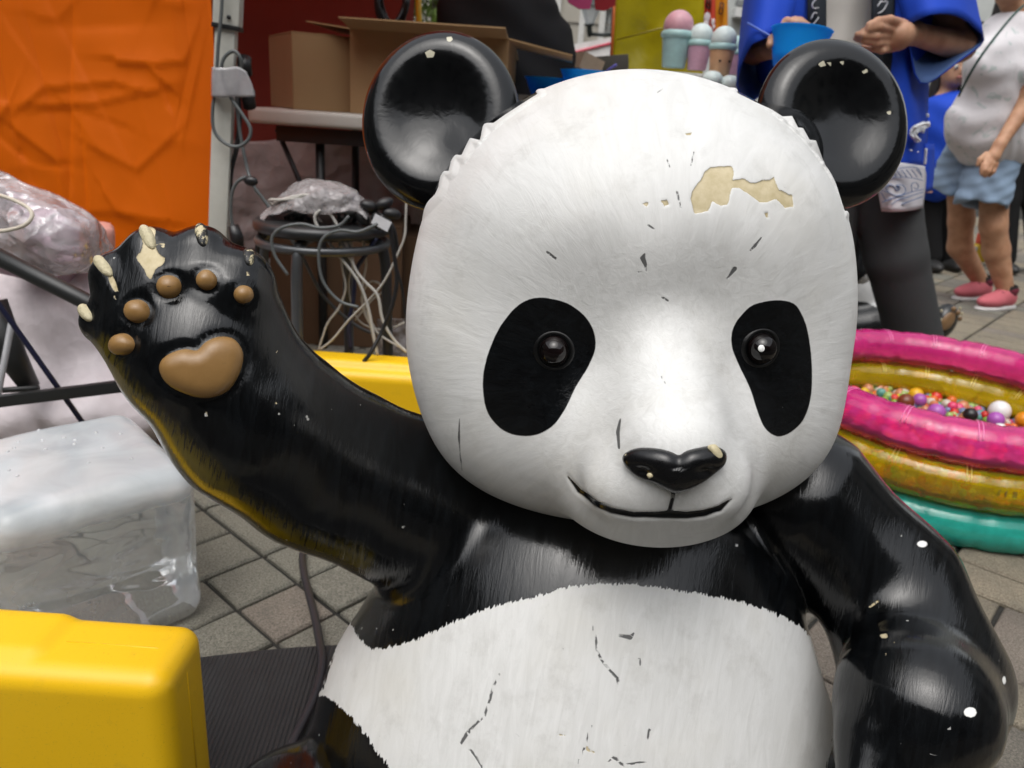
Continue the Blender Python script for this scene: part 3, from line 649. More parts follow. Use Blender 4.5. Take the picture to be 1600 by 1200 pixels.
def backdrop():
    bm_ = N('beige_wall_panels'); co = bm_.coord('Object'); n = bm_.noise(co, 3, 5); bm_.set(Base_Color=bm_.mix(n, (.36,.33,.28), (.46,.43,.37)), Roughness=.8, Normal=bm_.bump(bm_.noise(co, 40, 3), .2, .01))
    a = PY(560,0,15)[0]; b = PY(1075,0,15)[0]; wx = lambda x: PY(x,60,15)[0]; wz = lambda y: PY(925,y,15)[2]
    B = building('beige_building', a, b, 15, 10, bm_.m, 'pale beige panelled building across the street behind the stalls', [(wx(941),wx(953),wz(50),wz(12)),(wx(700),wx(740),1.8,3.4),(wx(790),wx(830),1.8,3.4),(wx(985),wx(1020),1.8,3.4)])
    wt = plain('white_trim', (.62,.61,.58), .6)
    for x in (868, 907, 938, 975): MB().box((wx(x), 14.97, 3.5), np.array([.05,.03,3.5])).build('pilaster', wt, B, False)
    for z in (1.2, 1.75, 2.3, 2.85, 3.4): MB().box(((a+b)/2, 14.985, z), np.array([(b-a)/2, .008, .012])).build('panel_joint', plain('joint_grey', (.25,.23,.2), .8), B, False)  # thin grey strips for the panel joints
    wm = plain('pale_grey_render', (.50,.52,.50), .8, scale=3)
    a = PY(1078,0,11)[0]; b = PY(2100,0,11)[0]; vx = lambda x: PY(x,60,11)[0]; vz = lambda y: PY(1165,y,11)[2]
    B = building('white_building', a, b, 11, 9.0, wm, 'white building with dark shop windows and a railing, behind the blue coated man', [(vx(1161),vx(1215),vz(112),vz(14)),(vx(1300),vx(1400),.2,vz(12)),(vx(1660),vx(1760),.2,2.2)])
    rm = plain('railing_grey', (.2,.21,.21), .5)
    zt = vz(9)
    r_ = MB().box(((vx(1138)+vx(1240))/2, 10.85, zt), np.array([(vx(1240)-vx(1138))/2,.05,.03])).build('railing', rm, B, False)
    for i in range(14): MB().box((vx(1140)+i*.075, 10.85, zt+.3), np.array([.012,.012,.27])).build('baluster', rm, r_, False)
    MB().box(((vx(1138)+vx(1240))/2, 10.9, zt-.10), np.array([(vx(1240)-vx(1138))/2,.10,.055])).build('ledge', plain('ledge_white', (.6,.6,.58), .6), B, False)
    for q in range(6): MB().box((vx(1440)+q*.9, 10.97, 2.2), np.array([.04,.03,2.2])).build('pilaster', plain('ledge_white', (.6,.6,.58), .6), B, False)
    # white street stall panel with a red outline
    W_ = lambda x, y: PY(x, y, 7.0)
    sg = empty('white_stall_panel', (W_(910,100)[0], 7.03, 0), 'white stall panel with a thin pinkish red outline, behind the blue bowls', 'panel')
    zb = .02; x0 = W_(862,90)[0]; x1 = W_(968,90)[0]
    MB().add([(x0,7,zb),(x1,7,zb),(x1,7,W_(968,55)[2]),(x0,7,W_(862,75)[2]),(x0,7.06,zb),(x1,7.06,zb),(x1,7.06,W_(968,55)[2]),(x0,7.06,W_(862,75)[2])], [(0,1,2,3),(7,6,5,4),(0,3,7,4),(1,5,6,2),(3,2,6,7),(0,4,5,1)]).build('board', plain('white_board', (.72,.71,.69), .6), sg, False)
    pk = plain('pink_red_line', (.55,.07,.11), .5)
    P7 = lambda x, y: W_(x, y)-np.array([0,.006,0])
    MB().tube([P7(876,150), P7(875,87), P7(962,66)], .012, 6).build('outline', pk, sg)
    # wall lamp
    L = lambda x, y: PY(x, y, 10)
    lm = plain('lamp_iron', (.018,.024,.022), .45)
    lr = empty('street_lamp', L(921,60), 'dark iron bracket lamp with a frosted lantern, above the white panel', 'lamp')
    MB().tube([L(960,54), L(940,54.5), L(922,53)], .022, 8).tube([L(921,58), L(921,48), L(921,42), L(921,38)], [.02,.035,.03,.07], 8).build('bracket', lm, lr)
    MB().lathe([(.045,0),(.115,.17),(.115,.19)], L(921,38), 6).build('lantern_glass', plain('frosted_lantern', (.62,.65,.66), .35), lr, False)
    MB().lathe([(.15,.19),(.14,.215),(.05,.28),(.012,.31),(.012,.36)], L(921,38), 6).build('lantern_cap', lm, lr, False)
    MB().tube([L(961,80), L(961,52), L(961,-40)], .05, 8).build('post', lm, lr)
    # street trees far off
    for i, (x, y, Y, s) in enumerate(((680,-10,9.,.9),)):
        c = PY(x, y, Y); t = empty('street_tree', (c[0], Y, 0), 'leafy green tree glimpsed between the stall wall and the person in black', 'tree')
        MB().tube([(c[0],Y,0),(c[0]+.05,Y,.9),(c[0],Y,c[2])], [.09,.07,.05], 10).build('trunk', plain('bark', (.09,.07,.05), .9), t)
        lv = MB()
        for k in range(1500):
            a1, a2 = rnd.uniform(0, 6.28), rnd.uniform(-1, 1); rr = s*(rnd.random()**.4)*(1+.25*math.sin(a1*3+a2*4)); q = c+np.array([math.cos(a1)*math.sqrt(1-a2*a2), math.sin(a1)*math.sqrt(1-a2*a2), a2*.8])*rr
            e = np.array([rnd.gauss(0,1) for _ in range(3)]); e /= np.linalg.norm(e); w = np.cross(e, [0,0,1.]); w /= np.linalg.norm(w)+1e-9; l = rnd.uniform(.05,.09)
            lv.add([q-e*l, q+w*l*.4, q+e*l, q-w*l*.4], [(0,1,2,3)])
        tag(lv.build('crown', plain('leaf_green', (.09,.14,.02), .6, var=.5, scale=8), t, False), kind='stuff')
def cloth_grid(rows, nu=6, nv=6):
    """rows of control points -> smooth grid of points"""
    R_ = [catmull(r, nu) for r in rows]; n = len(R_[0]); cols = [catmull([r[i] for r in R_], nv) for i in range(n)]
    return np.array(cols)      # [u][v]
def sheet(name, rows, mat, parent=None, nu=6, nv=6, thick=.004, disp=None, mats=None, offs=0):
    g = cloth_grid(rows, nu, nv); nU, nV = g.shape[:2]
    if disp is not None: g = disp(g)
    v = g.reshape(-1, 3); f = [(i*nV+j, (i+1)*nV+j, (i+1)*nV+j+1, i*nV+j+1) for i in range(nU-1) for j in range(nV-1)]
    me = mesh(name, v, np.array(f)); o = link(name, me, mats or mat, parent)
    md = o.modifiers.new('t', 'SOLIDIFY'); md.thickness = thick; md.offset = 0
    if offs: md.material_offset = offs
    return o
def noise3(p, s, seed=0):
    """cheap smooth noise for cloth: sum of sines with random directions"""
    r_ = np.random.default_rng(seed); o = np.zeros(p.shape[:-1])
    for k in range(14):
        w = r_.normal(size=3)*s*(1+.18*k); o += np.sin(p@w+r_.uniform(0, 6.28))/(1+.25*k)
    return o/4
def fabric(name, col, rough=.75, trl=0., scale=300, bump=.25, crease=0.):
    if name in _mats: return _mats[name]
    g = N(name); co = g.coord('Object'); n = g.noise(co, scale, 3, .6); b = g.noise(co, 6, 4, .6); c = tuple(col[:3])
    h = g.math('MULTIPLY_ADD', n, .3, b); nb = g.bump(h, bump, .004)
    if crease:
        vo = g.n('ShaderNodeTexVoronoi', feature='F1'); vo.inputs['Scale'].default_value = 3.2; mp = g.coord('Object'); g.put(vo.inputs['Vector'], g.mix(.55, mp, g.noise(mp, 2.2, 3, .55, out=1)))
        nb = g.bump(vo.outputs['Distance'], crease, .035, nb)
    g.set(Base_Color=g.mix(b, tuple(v*.86 for v in c), tuple(min(1, v*1.1) for v in c)), Roughness=rough, Normal=nb); g.put(g.b.inputs['Specular IOR Level'], .3)
    if trl:
        t = g.n('ShaderNodeBsdfTranslucent'); g.put(t.inputs[0], c+(1,)); g.put(t.inputs[1], nb)
        mx = g.n('ShaderNodeMixShader'); mx.inputs[0].default_value = trl; g.t.links.new(g.b.outputs[0], mx.inputs[1]); g.t.links.new(t.outputs[0], mx.inputs[2]); g.t.links.new(mx.outputs[0], g.o.inputs[0])
    _mats[name] = g.m
    return g.m
def film(name, col, fac=.35, rough=.12, tint=None, bump=.2, bs=20, bd=.004, blur=0., crinkle=0., gloss=1.):
    """thin tinted plastic film"""
    if name in _mats: return _mats[name]
    g = N(name); co = g.coord('Object'); n = g.noise(co, bs, 4, .6); nb = g.bump(n, bump, bd)
    if crinkle:
        vo = g.n('ShaderNodeTexVoronoi', feature='F1'); vo.inputs['Scale'].default_value = bs*1.3; g.put(vo.inputs['Vector'], g.mix(.12, co, g.noise(co, 4, 4, .6, out=1))); v2 = g.n('ShaderNodeTexVoronoi', feature='F1'); v2.inputs['Scale'].default_value = bs*3.7; g.put(v2.inputs['Vector'], g.mix(.08, co, g.noise(co, 9, 3, .6, out=1)))
        nb = g.bump(g.math('MULTIPLY_ADD', v2.outputs['Distance'], .3, vo.outputs['Distance']), crinkle, .05, nb)
    g.set(Base_Color=tuple(col[:3])+(1,), Roughness=rough, Normal=nb)
    t = g.n('ShaderNodeBsdfTransparent'); g.put(t.inputs[0], tuple((tint or col)[:3])+(1,))
    if blur:
        rf = g.n('ShaderNodeBsdfRefraction'); g.put(rf.inputs['Color'], tuple((tint or col)[:3])+(1,)); rf.inputs['Roughness'].default_value = blur; rf.inputs['IOR'].default_value = 1.02
        m2 = g.n('ShaderNodeMixShader'); m2.inputs[0].default_value = .7; g.t.links.new(t.outputs[0], m2.inputs[1]); g.t.links.new(rf.outputs[0], m2.inputs[2]); t = m2
    mx = g.n('ShaderNodeMixShader'); g.put(mx.inputs[0], g.ramp(n, .3, .7, fac*.8, min(1, fac*1.2)))
    g.b.inputs['Specular IOR Level'].default_value = 0.; g.t.links.new(t.outputs[0], mx.inputs[1]); g.t.links.new(g.b.outputs[0], mx.inputs[2])
    gl_ = g.n('ShaderNodeBsdfGlossy'); gl_.inputs['Roughness'].default_value = rough; g.put(gl_.inputs['Normal'], nb); fz = g.n('ShaderNodeFresnel'); fz.inputs['IOR'].default_value = 1.6; g.put(fz.inputs['Normal'], nb)
    m3 = g.n('ShaderNodeMixShader'); g.t.links.new(g.math('MULTIPLY', fz.outputs[0], gloss), m3.inputs[0]); g.t.links.new(mx.outputs[0], m3.inputs[1]); g.t.links.new(gl_.outputs[0], m3.inputs[2]); g.t.links.new(m3.outputs[0], g.o.inputs[0])
    _mats[name] = g.m
    return g.m
def cable(name, pts, r, mat, parent=None, k=8, n=8, label=None, cat=None, group=None):
    o = MB().tube(catmull(pts, k), r, n).build(name, mat, parent)
    return tag(o, label, cat, group)
# ================================================================ THE STALL ON THE LEFT
def stall():
    white = plain('white_powder_coat', (.60,.60,.54), .45, scale=60, var=.06)
    dark = plain('dark_plastic', (.012,.012,.013), .45)
    Yp = 1.95
    tent = empty('canopy_tent', (PY(345,300,Yp)[0], Yp, 0), 'canopy tent with a white square steel leg beside the orange sheet', 'tent')
    a = PY(356,0,Yp); b = PY(342,370,Yp); d = (b-a)/np.linalg.norm(b-a); top = a-d*(2.05-a[2]); bot = b+d*(b[2]/abs(d[2]))
    top = a+(a-b)/np.linalg.norm(a-b)*1.0; bot = b+(b-a)/np.linalg.norm(a-b)*(b[2]/abs(((b-a)/np.linalg.norm(b-a))[2])-.004)
    ax = (a-b)/np.linalg.norm(a-b); rx = np.array([.985,.17,0]); rx -= ax*(rx@ax); rx /= np.linalg.norm(rx); ry = np.cross(ax, rx); R = np.stack([rx, ry, ax], 1)
    L = np.linalg.norm(top-bot); MB().box((top+bot)/2, np.array([.0225,.0225,L/2]), R).build('leg', white, tent, bevel=.004, seg=2)
    s0 = PY(356,40,Yp); MB().box(s0+ax*.5, np.array([.029,.029,.5]), R).build('leg_sleeve', white, tent, bevel=.004)
    MB().box(s0-ax*.004, np.array([.0305,.0305,.005]), R).build('sleeve_end', dark, tent, bevel=.001)
    MB().lathe([(.0001,.003),(.005,.003),(.005,0)], PY(358,27,Yp-.03), 12, np.array(Vector((0,-1,0)).to_track_quat('Z','Y').to_matrix())).build('pin_hole', dark, tent)
    MB().box(bot+np.array([0,0,.006]), np.array([.05,.05,.004])).build('foot_plate', white, tent, bevel=.001)
    roofm = fabric('roof_fabric', (.50,.09,.05), .7, .35)
    X0, X1, Y0, Y1 = -3.2, .05, 1.95, 4.35
    MB().add([(X0,Y0,2.15),(X1,Y0,2.15),(X1,Y1,2.15),(X0,Y1,2.15),((X0+X1)/2,(Y0+Y1)/2,2.75)], [(0,1,4),(1,2,4),(2,3,4),(3,0,4)]).build('roof', roofm, tent, False)
    for x, y in ((X1,Y1),(X0,Y1),(X0,Y0)): MB().box((x,y,1.075), np.array([.0225,.0225,1.07])).build('leg', white, tent, bevel=.004)
    # back wall sheet, red and darker
    red = fabric('red_sheet', (.34,.07,.05), .6, .35, crease=.25)
    def wav(g_): g_ = g_.copy(); g_[..., 1] += noise3(g_, 5., 3)*.03; return g_
    x0, x1 = -2.2, PY(645,60,3.6)[0]
    tag(sheet('red_back_sheet', [[(x0+(x1-x0)*i/5, 3.6+.03*(i % 2), z) for i in range(6)] for z in (2.1,1.4,.8,.05)], red, None, 6, 6, .003, wav), 'dark red fabric sheet closing the back of the stall above the boxes', 'sheet')
    # orange side sheet, crumpled
    org = fabric('orange_sheet', (.96,.175,.001), .5, .30, scale=700, bump=.06, crease=.05)
    n1, n2 = 260, 210
    A = np.array([PY(336,100,2.0)[0]+.0, 2.0]); B = np.array([PY(-160,100,1.9)[0], 1.9])
    creases = [([(40,165),(70,138),(180,128),(215,140)],9,.012),([(60,165),(150,162),(250,140)],7,.010),([(185,95),(230,100),(262,132)],11,.016),([(250,100),(290,96),(310,40)],11,.014),([(255,135),(265,165)],9,-.012),([(140,225),(215,265),(270,215)],10,.010),
               ([(10,175),(15,165),(-30,150)],10,.012),([(30,205),(90,250),(100,310)],13,.016),([(35,240),(60,300),(120,330)],16,-.014),([(165,300),(185,330),(260,345)],12,.012),([(290,20),(300,90),(285,150)],14,-.010),([(60,25),(90,30),(120,0)],12,.006),([(100,330),(180,330),(230,350)],20,.013),([(0,215),(50,255),(95,262)],8,-.010),([(200,200),(120,170),(60,175)],6,-.006)]
    u, w = np.meshgrid(np.linspace(0, 1, n1), np.linspace(0, 1, n2), indexing='ij'); xy = A+(B-A)*u[..., None]; z = 2.1-w*1.75
    g_ = np.dstack([xy, z]); px, py, d_ = proj(g_.reshape(-1, 3)); px = px.reshape(u.shape); py = py.reshape(u.shape)
    off = noise3(g_, 2.0, 11)*.020
    rg_ = np.random.default_rng(4); U_, W_ = u*2.2, w*1.75          # long straight tension folds, each fading towards its ends
    for k in range(30):
        th = rg_.uniform(0, 3.14); cx_, cy_ = rg_.uniform(.0, 2.0), rg_.uniform(0, 1.6); nx_, ny_ = math.cos(th), math.sin(th); dd = (U_-cx_)*nx_+(W_-cy_)*ny_; al = -(U_-cx_)*ny_+(W_-cy_)*nx_
        w1, w2 = rg_.uniform(.010,.03), rg_.uniform(.06,.20); off += rg_.choice((-1, 1))*rg_.uniform(.002,.007)*np.where(dd > 0, np.exp(-dd/w1), np.exp(dd/w2))*np.exp(-(al/rg_.uniform(.12,.4))**2)
    for p, wd, am in creases:
        p = np.array(p, float); best = np.full(u.shape, 1e9); side = np.zeros(u.shape)
        for i_ in range(len(p)-1):
            e = p[i_+1]-p[i_]; wx = px-p[i_][0]; wy = py-p[i_][1]; t_ = np.clip((wx*e[0]+wy*e[1])/(e@e), 0, 1); dq = np.hypot(wx-t_*e[0], wy-t_*e[1]); sd2 = np.sign(e[0]*wy-e[1]*wx); side = np.where(dq < best, sd2, side); best = np.minimum(best, dq)
        off += am*.42*np.where(side > 0, np.exp(-best/(wd*.35)), np.exp(-best/(wd*2.2)))
    nrm = np.array([B[1]-A[1], -(B[0]-A[0])]); nrm = nrm/np.linalg.norm(nrm); nrm = nrm if nrm[1] < 0 else -nrm
    g_[..., :2] += nrm*(off*np.clip(u*8, .1, 1))[..., None]
    f = [(i*n2+j, (i+1)*n2+j, (i+1)*n2+j+1, i*n2+j+1) for i in range(n1-1) for j in range(n2-1)]
    o = link('orange_tarp', mesh('orange_tarp', g_.reshape(-1, 3), np.array(f)), org); tag(o, 'bright orange crumpled fabric sheet hanging beside the white tent leg', 'tarp')
    # cables on the leg
    gc = plain('grey_cable_sheath', (.105,.115,.115), .45); bc = plain('black_cable_sheath', (.012,.012,.013), .4)
    q = lambda x, y, dy=0.: PY(x, y, Yp-.045+dy)
    c = empty('extension_lead', q(356,120), 'grey power cable looped on the white tent leg and trailing down to the stool', 'cable')
    cable('cord', [q(347,-60),q(347,-5),q(345,30),q(341,70),q(339,105),q(336,140),q(332,175),q(335,205),q(352,224),q(372,229),q(388,218),q(391,200),q(378,178),q(362,155),q(349,128),q(346,105),q(352,88),q(366,80),q(376,92),q(377,112,.01),q(370,150,.03),q(374,200,.03),q(386,262,.02),q(396,290),q(412,312),q(440,352),q(470,397),q(488,432),q(505,462),q(535,492),q(562,512),q(588,520),q(602,505)], .0042, gc, c, 8)
    MB().sph(q(392,283), (.018,.010,.012), 12, 8).build('connector', bc, c)
    cable('branch_cord', [q(385,276),q(370,285),q(362,305),q(361,340),q(366,362)], .0042, gc, c)
    MB().tube([q(364,352),q(370,372),q(374,388)], [.013,.017,.012], 12).build('plug', bc, c)
    cable('cord', [q(372,140,.05),q(374,190,.06),q(369,235,.05),q(361,270,.05),q(358,330,.05)], .006, bc, c)
    tp = film('clear_tape', (.72,.70,.72), .42, .2, (.9,.9,.92))
    T = MB(); 
    sheet('tape', [[q(331,104,.028),q(333,105,-.012),q(352,106,-.014),q(371,104,.0),q(385,112,.0)],[q(331,128,.028),q(332,128,-.012),q(352,130,-.014),q(374,128,.0),q(394,132,.0)],[q(331,152,.028),q(332,152,-.012),q(352,152,-.014),q(374,152,.0),q(399,151,.0)]], tp, c, 5, 5, .0006)
    for (x, y) in ((382,104),(388,155)): MB().tube([q(x,y-14,.07),q(x,y,.06),q(x+2,y+12,.07)], .016, 10).build('plug', bc, c)
    # folding table
    tz = PY(450,171,2.35)[2]; Yt = 2.35
    tb = empty('folding_table', (PY(640,170,Yt)[0], Yt+.3, 0), 'white plastic folding table with black steel legs under the cardboard boxes', 'table')
    x0 = PY(386,171,Yt)[0]; x1 = x0+1.45
    MB().box(((x0+x1)/2, Yt+.33, tz-.022), np.array([(x1-x0)/2,.33,.022])).build('tabletop', plain('table_plastic', (.50,.49,.45), .5, var=.05), tb, bevel=.012, seg=3)
    MB().box(((x0+x1)/2, Yt+.05, tz-.070), np.array([(x1-x0)/2-.07,.012,.022])).build('frame_rail', dark, tb, bevel=.002)
    for lx in (x0+.19, x1-.19):
        for ly in (Yt+.08, Yt+.58): MB().tube([(lx,ly,tz-.05),(lx,ly,.01)], .014, 10).build('leg', dark, tb)
        MB().tube([(lx,Yt+.08,tz-.36),(lx-.13,Yt+.08,tz-.06)], .008, 8).build('brace', dark, tb)
    # boxes
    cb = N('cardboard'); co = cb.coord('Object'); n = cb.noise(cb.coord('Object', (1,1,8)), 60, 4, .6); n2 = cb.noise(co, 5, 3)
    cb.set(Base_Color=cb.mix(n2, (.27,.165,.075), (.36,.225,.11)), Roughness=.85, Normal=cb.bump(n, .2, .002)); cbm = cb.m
    def carton(name, x, y, Yc, w, dep, h, rot, label, open_=False, base=None, m_=None):
        cbm_ = m_ or cbm
        c0 = PY(x, y, Yc); z0 = (tz+.001) if base is None else base; ca, sa = math.cos(rot), math.sin(rot)
        R = np.array([[ca,-sa,0],[sa,ca,0],[0,0,1]]); c0 = np.array([c0[0], c0[1], z0])
        ctr = c0+R@np.array([w/2, dep/2, 0])
        r_ = empty(name, ctr, label, 'box'); t = .002
        for (cc, hf) in (((0,-dep/2,h/2),(w/2,t,h/2)),((0,dep/2,h/2),(w/2,t,h/2)),((-w/2,0,h/2),(t,dep/2-t*1.2,h/2-.001)),((w/2,0,h/2),(t,dep/2-t*1.2,h/2-.001)),((0,0,t),(w/2-.004,dep/2-.004,t))):
            MB().box(ctr+R@np.array(cc), np.array(hf), R).build('side', cbm_, r_, False)
        if not open_: MB().box(ctr+R@np.array((0,0,h+.003)), np.array((w/2,dep/2,.002)), R).build('lid', cbm_, r_, False); MB().box(ctr+R@np.array((0,0,h+.006)), np.array((.026,dep/2,.0006)), R).build('packing_tape', plain('packing_tape', (.34,.22,.10), .25), r_, False)
        else:
            for (cc, ax_, ang, ln, wd) in open_:
                Rf = R@_R(ang); MB().box(ctr+R@np.array(cc)+Rf@np.array([0, ln/2, 0]), np.array((wd/2, ln/2, .002)), Rf).build('flap', cbm_, r_, False)
        return r_
    hb = lambda y, Y: PY(460, y, Y)[2]-tz
    carton('cardboard_box', 459, 165, 2.40, .205, .30, hb(52,2.4), .52, 'closed brown cardboard box at the left end of the folding table')
    w_, d_, h_ = .46, .34, PY(600,48,2.42)[2]-tz
    carton('cardboard_box', 548, 170, 2.43, w_, d_, h_, -.05, 'large brown cardboard box with its flaps standing open, beside the closed one',
           [((0,-d_/2,h_),0,(8,0,180),.12,w_),((-w_/2,0,h_),0,(5,0,90),.13,d_),((w_/2,0,h_),0,(-10,0,-90),.19,d_),((0,d_/2,h_),0,(-14,0,0),.14,w_)])
    # boxes and sheet below the table
    dkc = plain('shaded_cardboard', (.075,.038,.016), .85, scale=6)  # the shade under the table is put into this darker cardboard colour
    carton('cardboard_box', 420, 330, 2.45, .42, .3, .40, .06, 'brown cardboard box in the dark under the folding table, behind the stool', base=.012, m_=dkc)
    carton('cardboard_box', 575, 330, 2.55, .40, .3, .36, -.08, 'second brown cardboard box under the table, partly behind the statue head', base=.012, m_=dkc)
    ws = film('white_poly_sheet', (.52,.49,.49), .75, .3, (.7,.6,.6), .4, 6, .03, crinkle=.5, gloss=.3)
    def wv(g_): g_ = g_.copy(); g_[..., 1] += noise3(g_, 9., 5)*.02+np.abs(noise3(g_, 16., 6))*.02; return g_
    tag(sheet('plastic_sheet', [[PY(x, y+(6 if i % 2 else -4), 3.0+.04*(i % 2)) for i, x in enumerate((300,400,480,560,640,760))] for y in (215,260,300,345,385)], ws, None, 8, 8, .002, wv), 'crinkled whitish plastic sheet hanging behind the folding table legs', 'sheet')
    # coil of cable hanging in the stall
    h0 = PY(612,-5,2.9); co_ = MB()
    for k in range(5):
        r1 = .075+.006*rnd.random(); cc = h0+np.array([rnd.uniform(-.01,.01), rnd.uniform(-.03,.03), rnd.uniform(-.012,.012)])
        co_.tube([cc+np.array([math.cos(t)*r1*.62, .02*math.sin(2*t+k), math.sin(t)*r1*1.15]) for t in np.linspace(0, 6.28, 26)], .008, 6)
    tag(co_.build('cable_coil', bc), 'black coiled cable hanging against the dark red back sheet', 'cable')
    for (x, w__, cc, lab) in ((655,.012,(.75,.50,.01),'thin yellow pole standing at the right edge of the red back sheet'),):
        tag(MB().tube([PY(x-3,-60,3.4),PY(x,45,3.4),PY(x+8,300,3.4)], w__, 8).build('yellow_pole', plain('yellow_pole_paint', cc, .4)), lab, 'pole')
    # stool
    Ys = 1.78; sc = PY(505,349,Ys); blk = plain('black_frame_enamel', (.02,.021,.022), .35); stl = plain('grey_steel_tube', (.11,.115,.12), .35, metal=.6)
    st = empty('round_stool', (sc[0], Ys, 0), 'round stool with a black seat rim and grey steel tube legs, heaped with cords', 'stool')
    R_ = .155; zc = sc[2]
    MB().lathe([(.001,.010),(.12,.012),(R_-.012,.010),(R_,.003),(R_,-.012),(R_-.012,-.018),(.001,-.016)], (sc[0],Ys,zc), 40).build('seat', blk, st)
    MB().tube([(sc[0]+(R_-.01)*math.cos(t),Ys+(R_-.01)*math.sin(t),zc-.04) for t in np.linspace(0, 6.2832, 40)], .010, 8, cap=False).build('ring', stl, st)
    for k, t in enumerate((math.radians(262), math.radians(352), math.radians(82), math.radians(172))):
        c_, s_ = math.cos(t), math.sin(t)
        MB().tube(catmull([(sc[0]+.06*c_,Ys+.06*s_,zc-.02),(sc[0]+.125*c_,Ys+.125*s_,zc-.03),(sc[0]+.148*c_,Ys+.148*s_,zc-.07),(sc[0]+.155*c_,Ys+.155*s_,zc-.2),(sc[0]+.165*c_,Ys+.165*s_,.012)], 5), .0125, 12).build('leg', stl if k != 1 else blk, st)
    # heap on the stool
    pb = film('thin_plastic_bag', (.50,.48,.48), .42, .12, (.9,.86,.86), .3, 22, .02, crinkle=.3, gloss=.4)
    X_ = lambda x, y, dy=0.: PY(x, y, Ys-.10+dy)
    def wv2(g_): g_ = g_.copy(); g_ += (np.stack([noise3(g_, 40., s_) for s_ in (1,2,3)], -1))*.008; return g_
    bag = sheet('plastic_bag', [[X_(402,352,.02),X_(440,330,.0),X_(500,335,-.02),X_(545,330,.0),X_(575,345)],[X_(418,325,.08),X_(450,300,.04),X_(495,296,.0),X_(545,302,.02),X_(575,320,.05)],[X_(435,315,.16),X_(465,288,.12),X_(500,284,.1),X_(540,294,.12),X_(568,315,.14)],[X_(450,335,.2),X_(470,318,.2),X_(505,315,.2),X_(540,322,.2),X_(560,335,.2)]], pb, None, 10, 10, .0015, wv2)
    tag(bag, 'crumpled clear plastic bag lying over the cords on the stool', 'bag')
    wc = plain('white_cable_sheath', (.48,.46,.42), .45)
    def hank(label, seedn, mat, cx, cy, n_, r_):
        m_ = MB(); rr = random.Random(seedn)
        for k in range(n_):
            pts = []
            for t in np.linspace(0, 6.28, 12): pts.append(X_(cx+rr.uniform(-4,4)+math.cos(t)*(58-k*5), cy+math.sin(t)*11+rr.uniform(-3,3), .05+.05*math.sin(t)))
            m_.tube(catmull(pts, 4), r_, 6)
        tag(m_.build('cable_hank', mat), label, 'cable')
    hank('bundle of greyish white cords heaped on the left of the stool seat', 4, wc, 480, 318, 12, .0032)
    hank('tangle of grey cords lying across the front edge of the stool seat', 9, gc, 505, 338, 7, .0036)
    for (pts_, lb_) in (([(545,338),(530,352),(500,356),(470,350),(440,356),(425,372),(430,400),(450,430)], 'grey cord sagging in front of the stool ring on the left'), ([(590,350),(560,362),(530,360),(505,372),(498,400),(505,440),(530,470),(560,480)], 'grey cord sagging in front of the stool ring in the middle')):
        cable('hanging_cable', [PY(x, y, 1.60) for x, y in pts_], .0034, gc, None, 7, 8, lb_, 'cable', 'cables hanging from the stool')
    ad = MB()
    for (x, y, a_) in ((577,322,.3),(600,318,-.4),(566,340,.9),(612,334,.2),(590,345,1.2)): ad.sph(X_(x, y, .02), (.022,.015,.013), 10, 8, _R((0,math.degrees(a_),20)))
    tag(ad.build('power_adapters', dark), 'knot of black plugs and adapters at the right of the stool seat', 'plugs')
    tag(MB().box(X_(596,348,-.05), np.array([.019,.0008,.011]), _R((0,25,0))).build('paper_tag', plain('paper_white', (.62,.62,.64), .7), None, False), 'small white paper label hanging from the black plugs', 'label')
    for i, (pts, col, r_, lab) in enumerate((
        ([(500,328),(492,340),(500,360),(530,400),(560,440),(575,480),(583,520),(590,555)], wc, .0034, 'white cable hanging from the stool, curving nearest the front leg'),
        ([(505,325),(520,340),(540,380),(555,420),(570,440),(590,462),(598,500),(615,530),(635,550)], wc, .0034, 'white cable hanging from the stool and swinging out to the right'),
        ([(635,300),(634,340),(632,370),(620,400),(600,440),(575,470),(545,500),(520,530),(500,546)], wc, .0026, 'thin white cable coming down from behind the ear and crossing to the left'),
        ([(530,380),(535,420),(540,450),(530,480),(512,505),(503,530),(498,546)], wc, .0026, 'thin grey white cord drooping under the stool toward the left'),
        ([(608,345),(616,400),(620,440),(612,480),(598,515),(580,550),(566,570),(561,600),(563,625)], bc, .0046, 'black cable dropping from the stool across the rear yellow weight'),
        ([(588,372),(570,400),(556,425),(552,470),(545,510),(548,545)], plain('navy_cable', (.012,.016,.05), .4), .0050, 'dark navy cable hanging in the middle of the stool'),
        ([(620,420),(628,450),(634,500),(640,540)], bc, .0032, 'thin black cord at the right of the stool legs'),
        ([(470,318),(500,345),(525,372),(548,405),(560,440),(572,470),(580,510),(588,548)], wc, .0036, 'white cable looping forward over the stool edge beside the thickest one'),
        ([(560,330),(566,370),(572,410),(566,450),(570,490),(590,520),(620,540),(640,552)], wc, .0028, 'thin white cable hanging straight down then curling right along the ground'),
        ([(410,350),(402,390),(400,430),(404,470),(410,500)], bc, .0062, 'thick black cable looping down at the left side of the stool'),
        ([(415,352),(440,318),(480,305),(530,312),(580,330),(612,352),(622,400)], bc, .0052, 'black cable arching over the heap on the stool'),
        ([(540,345),(552,400),(545,450),(560,500),(600,515),(640,500)], wc, .0022, 'very thin white cord looping low under the stool'),
        ([(555,500),(580,470),(600,452),(580,440),(565,470),(590,520),(600,545)], wc, .0024, 'small white cord loop low between the stool legs'))):
        cable('hanging_cable', [PY(x, y, (1.60 if i == 4 else 1.66)+.01*i+(.0 if y < 520 or i != 4 else -.02)) for x, y in pts], r_, col, None, 7, 8, lab, 'cable', 'cables hanging from the stool')
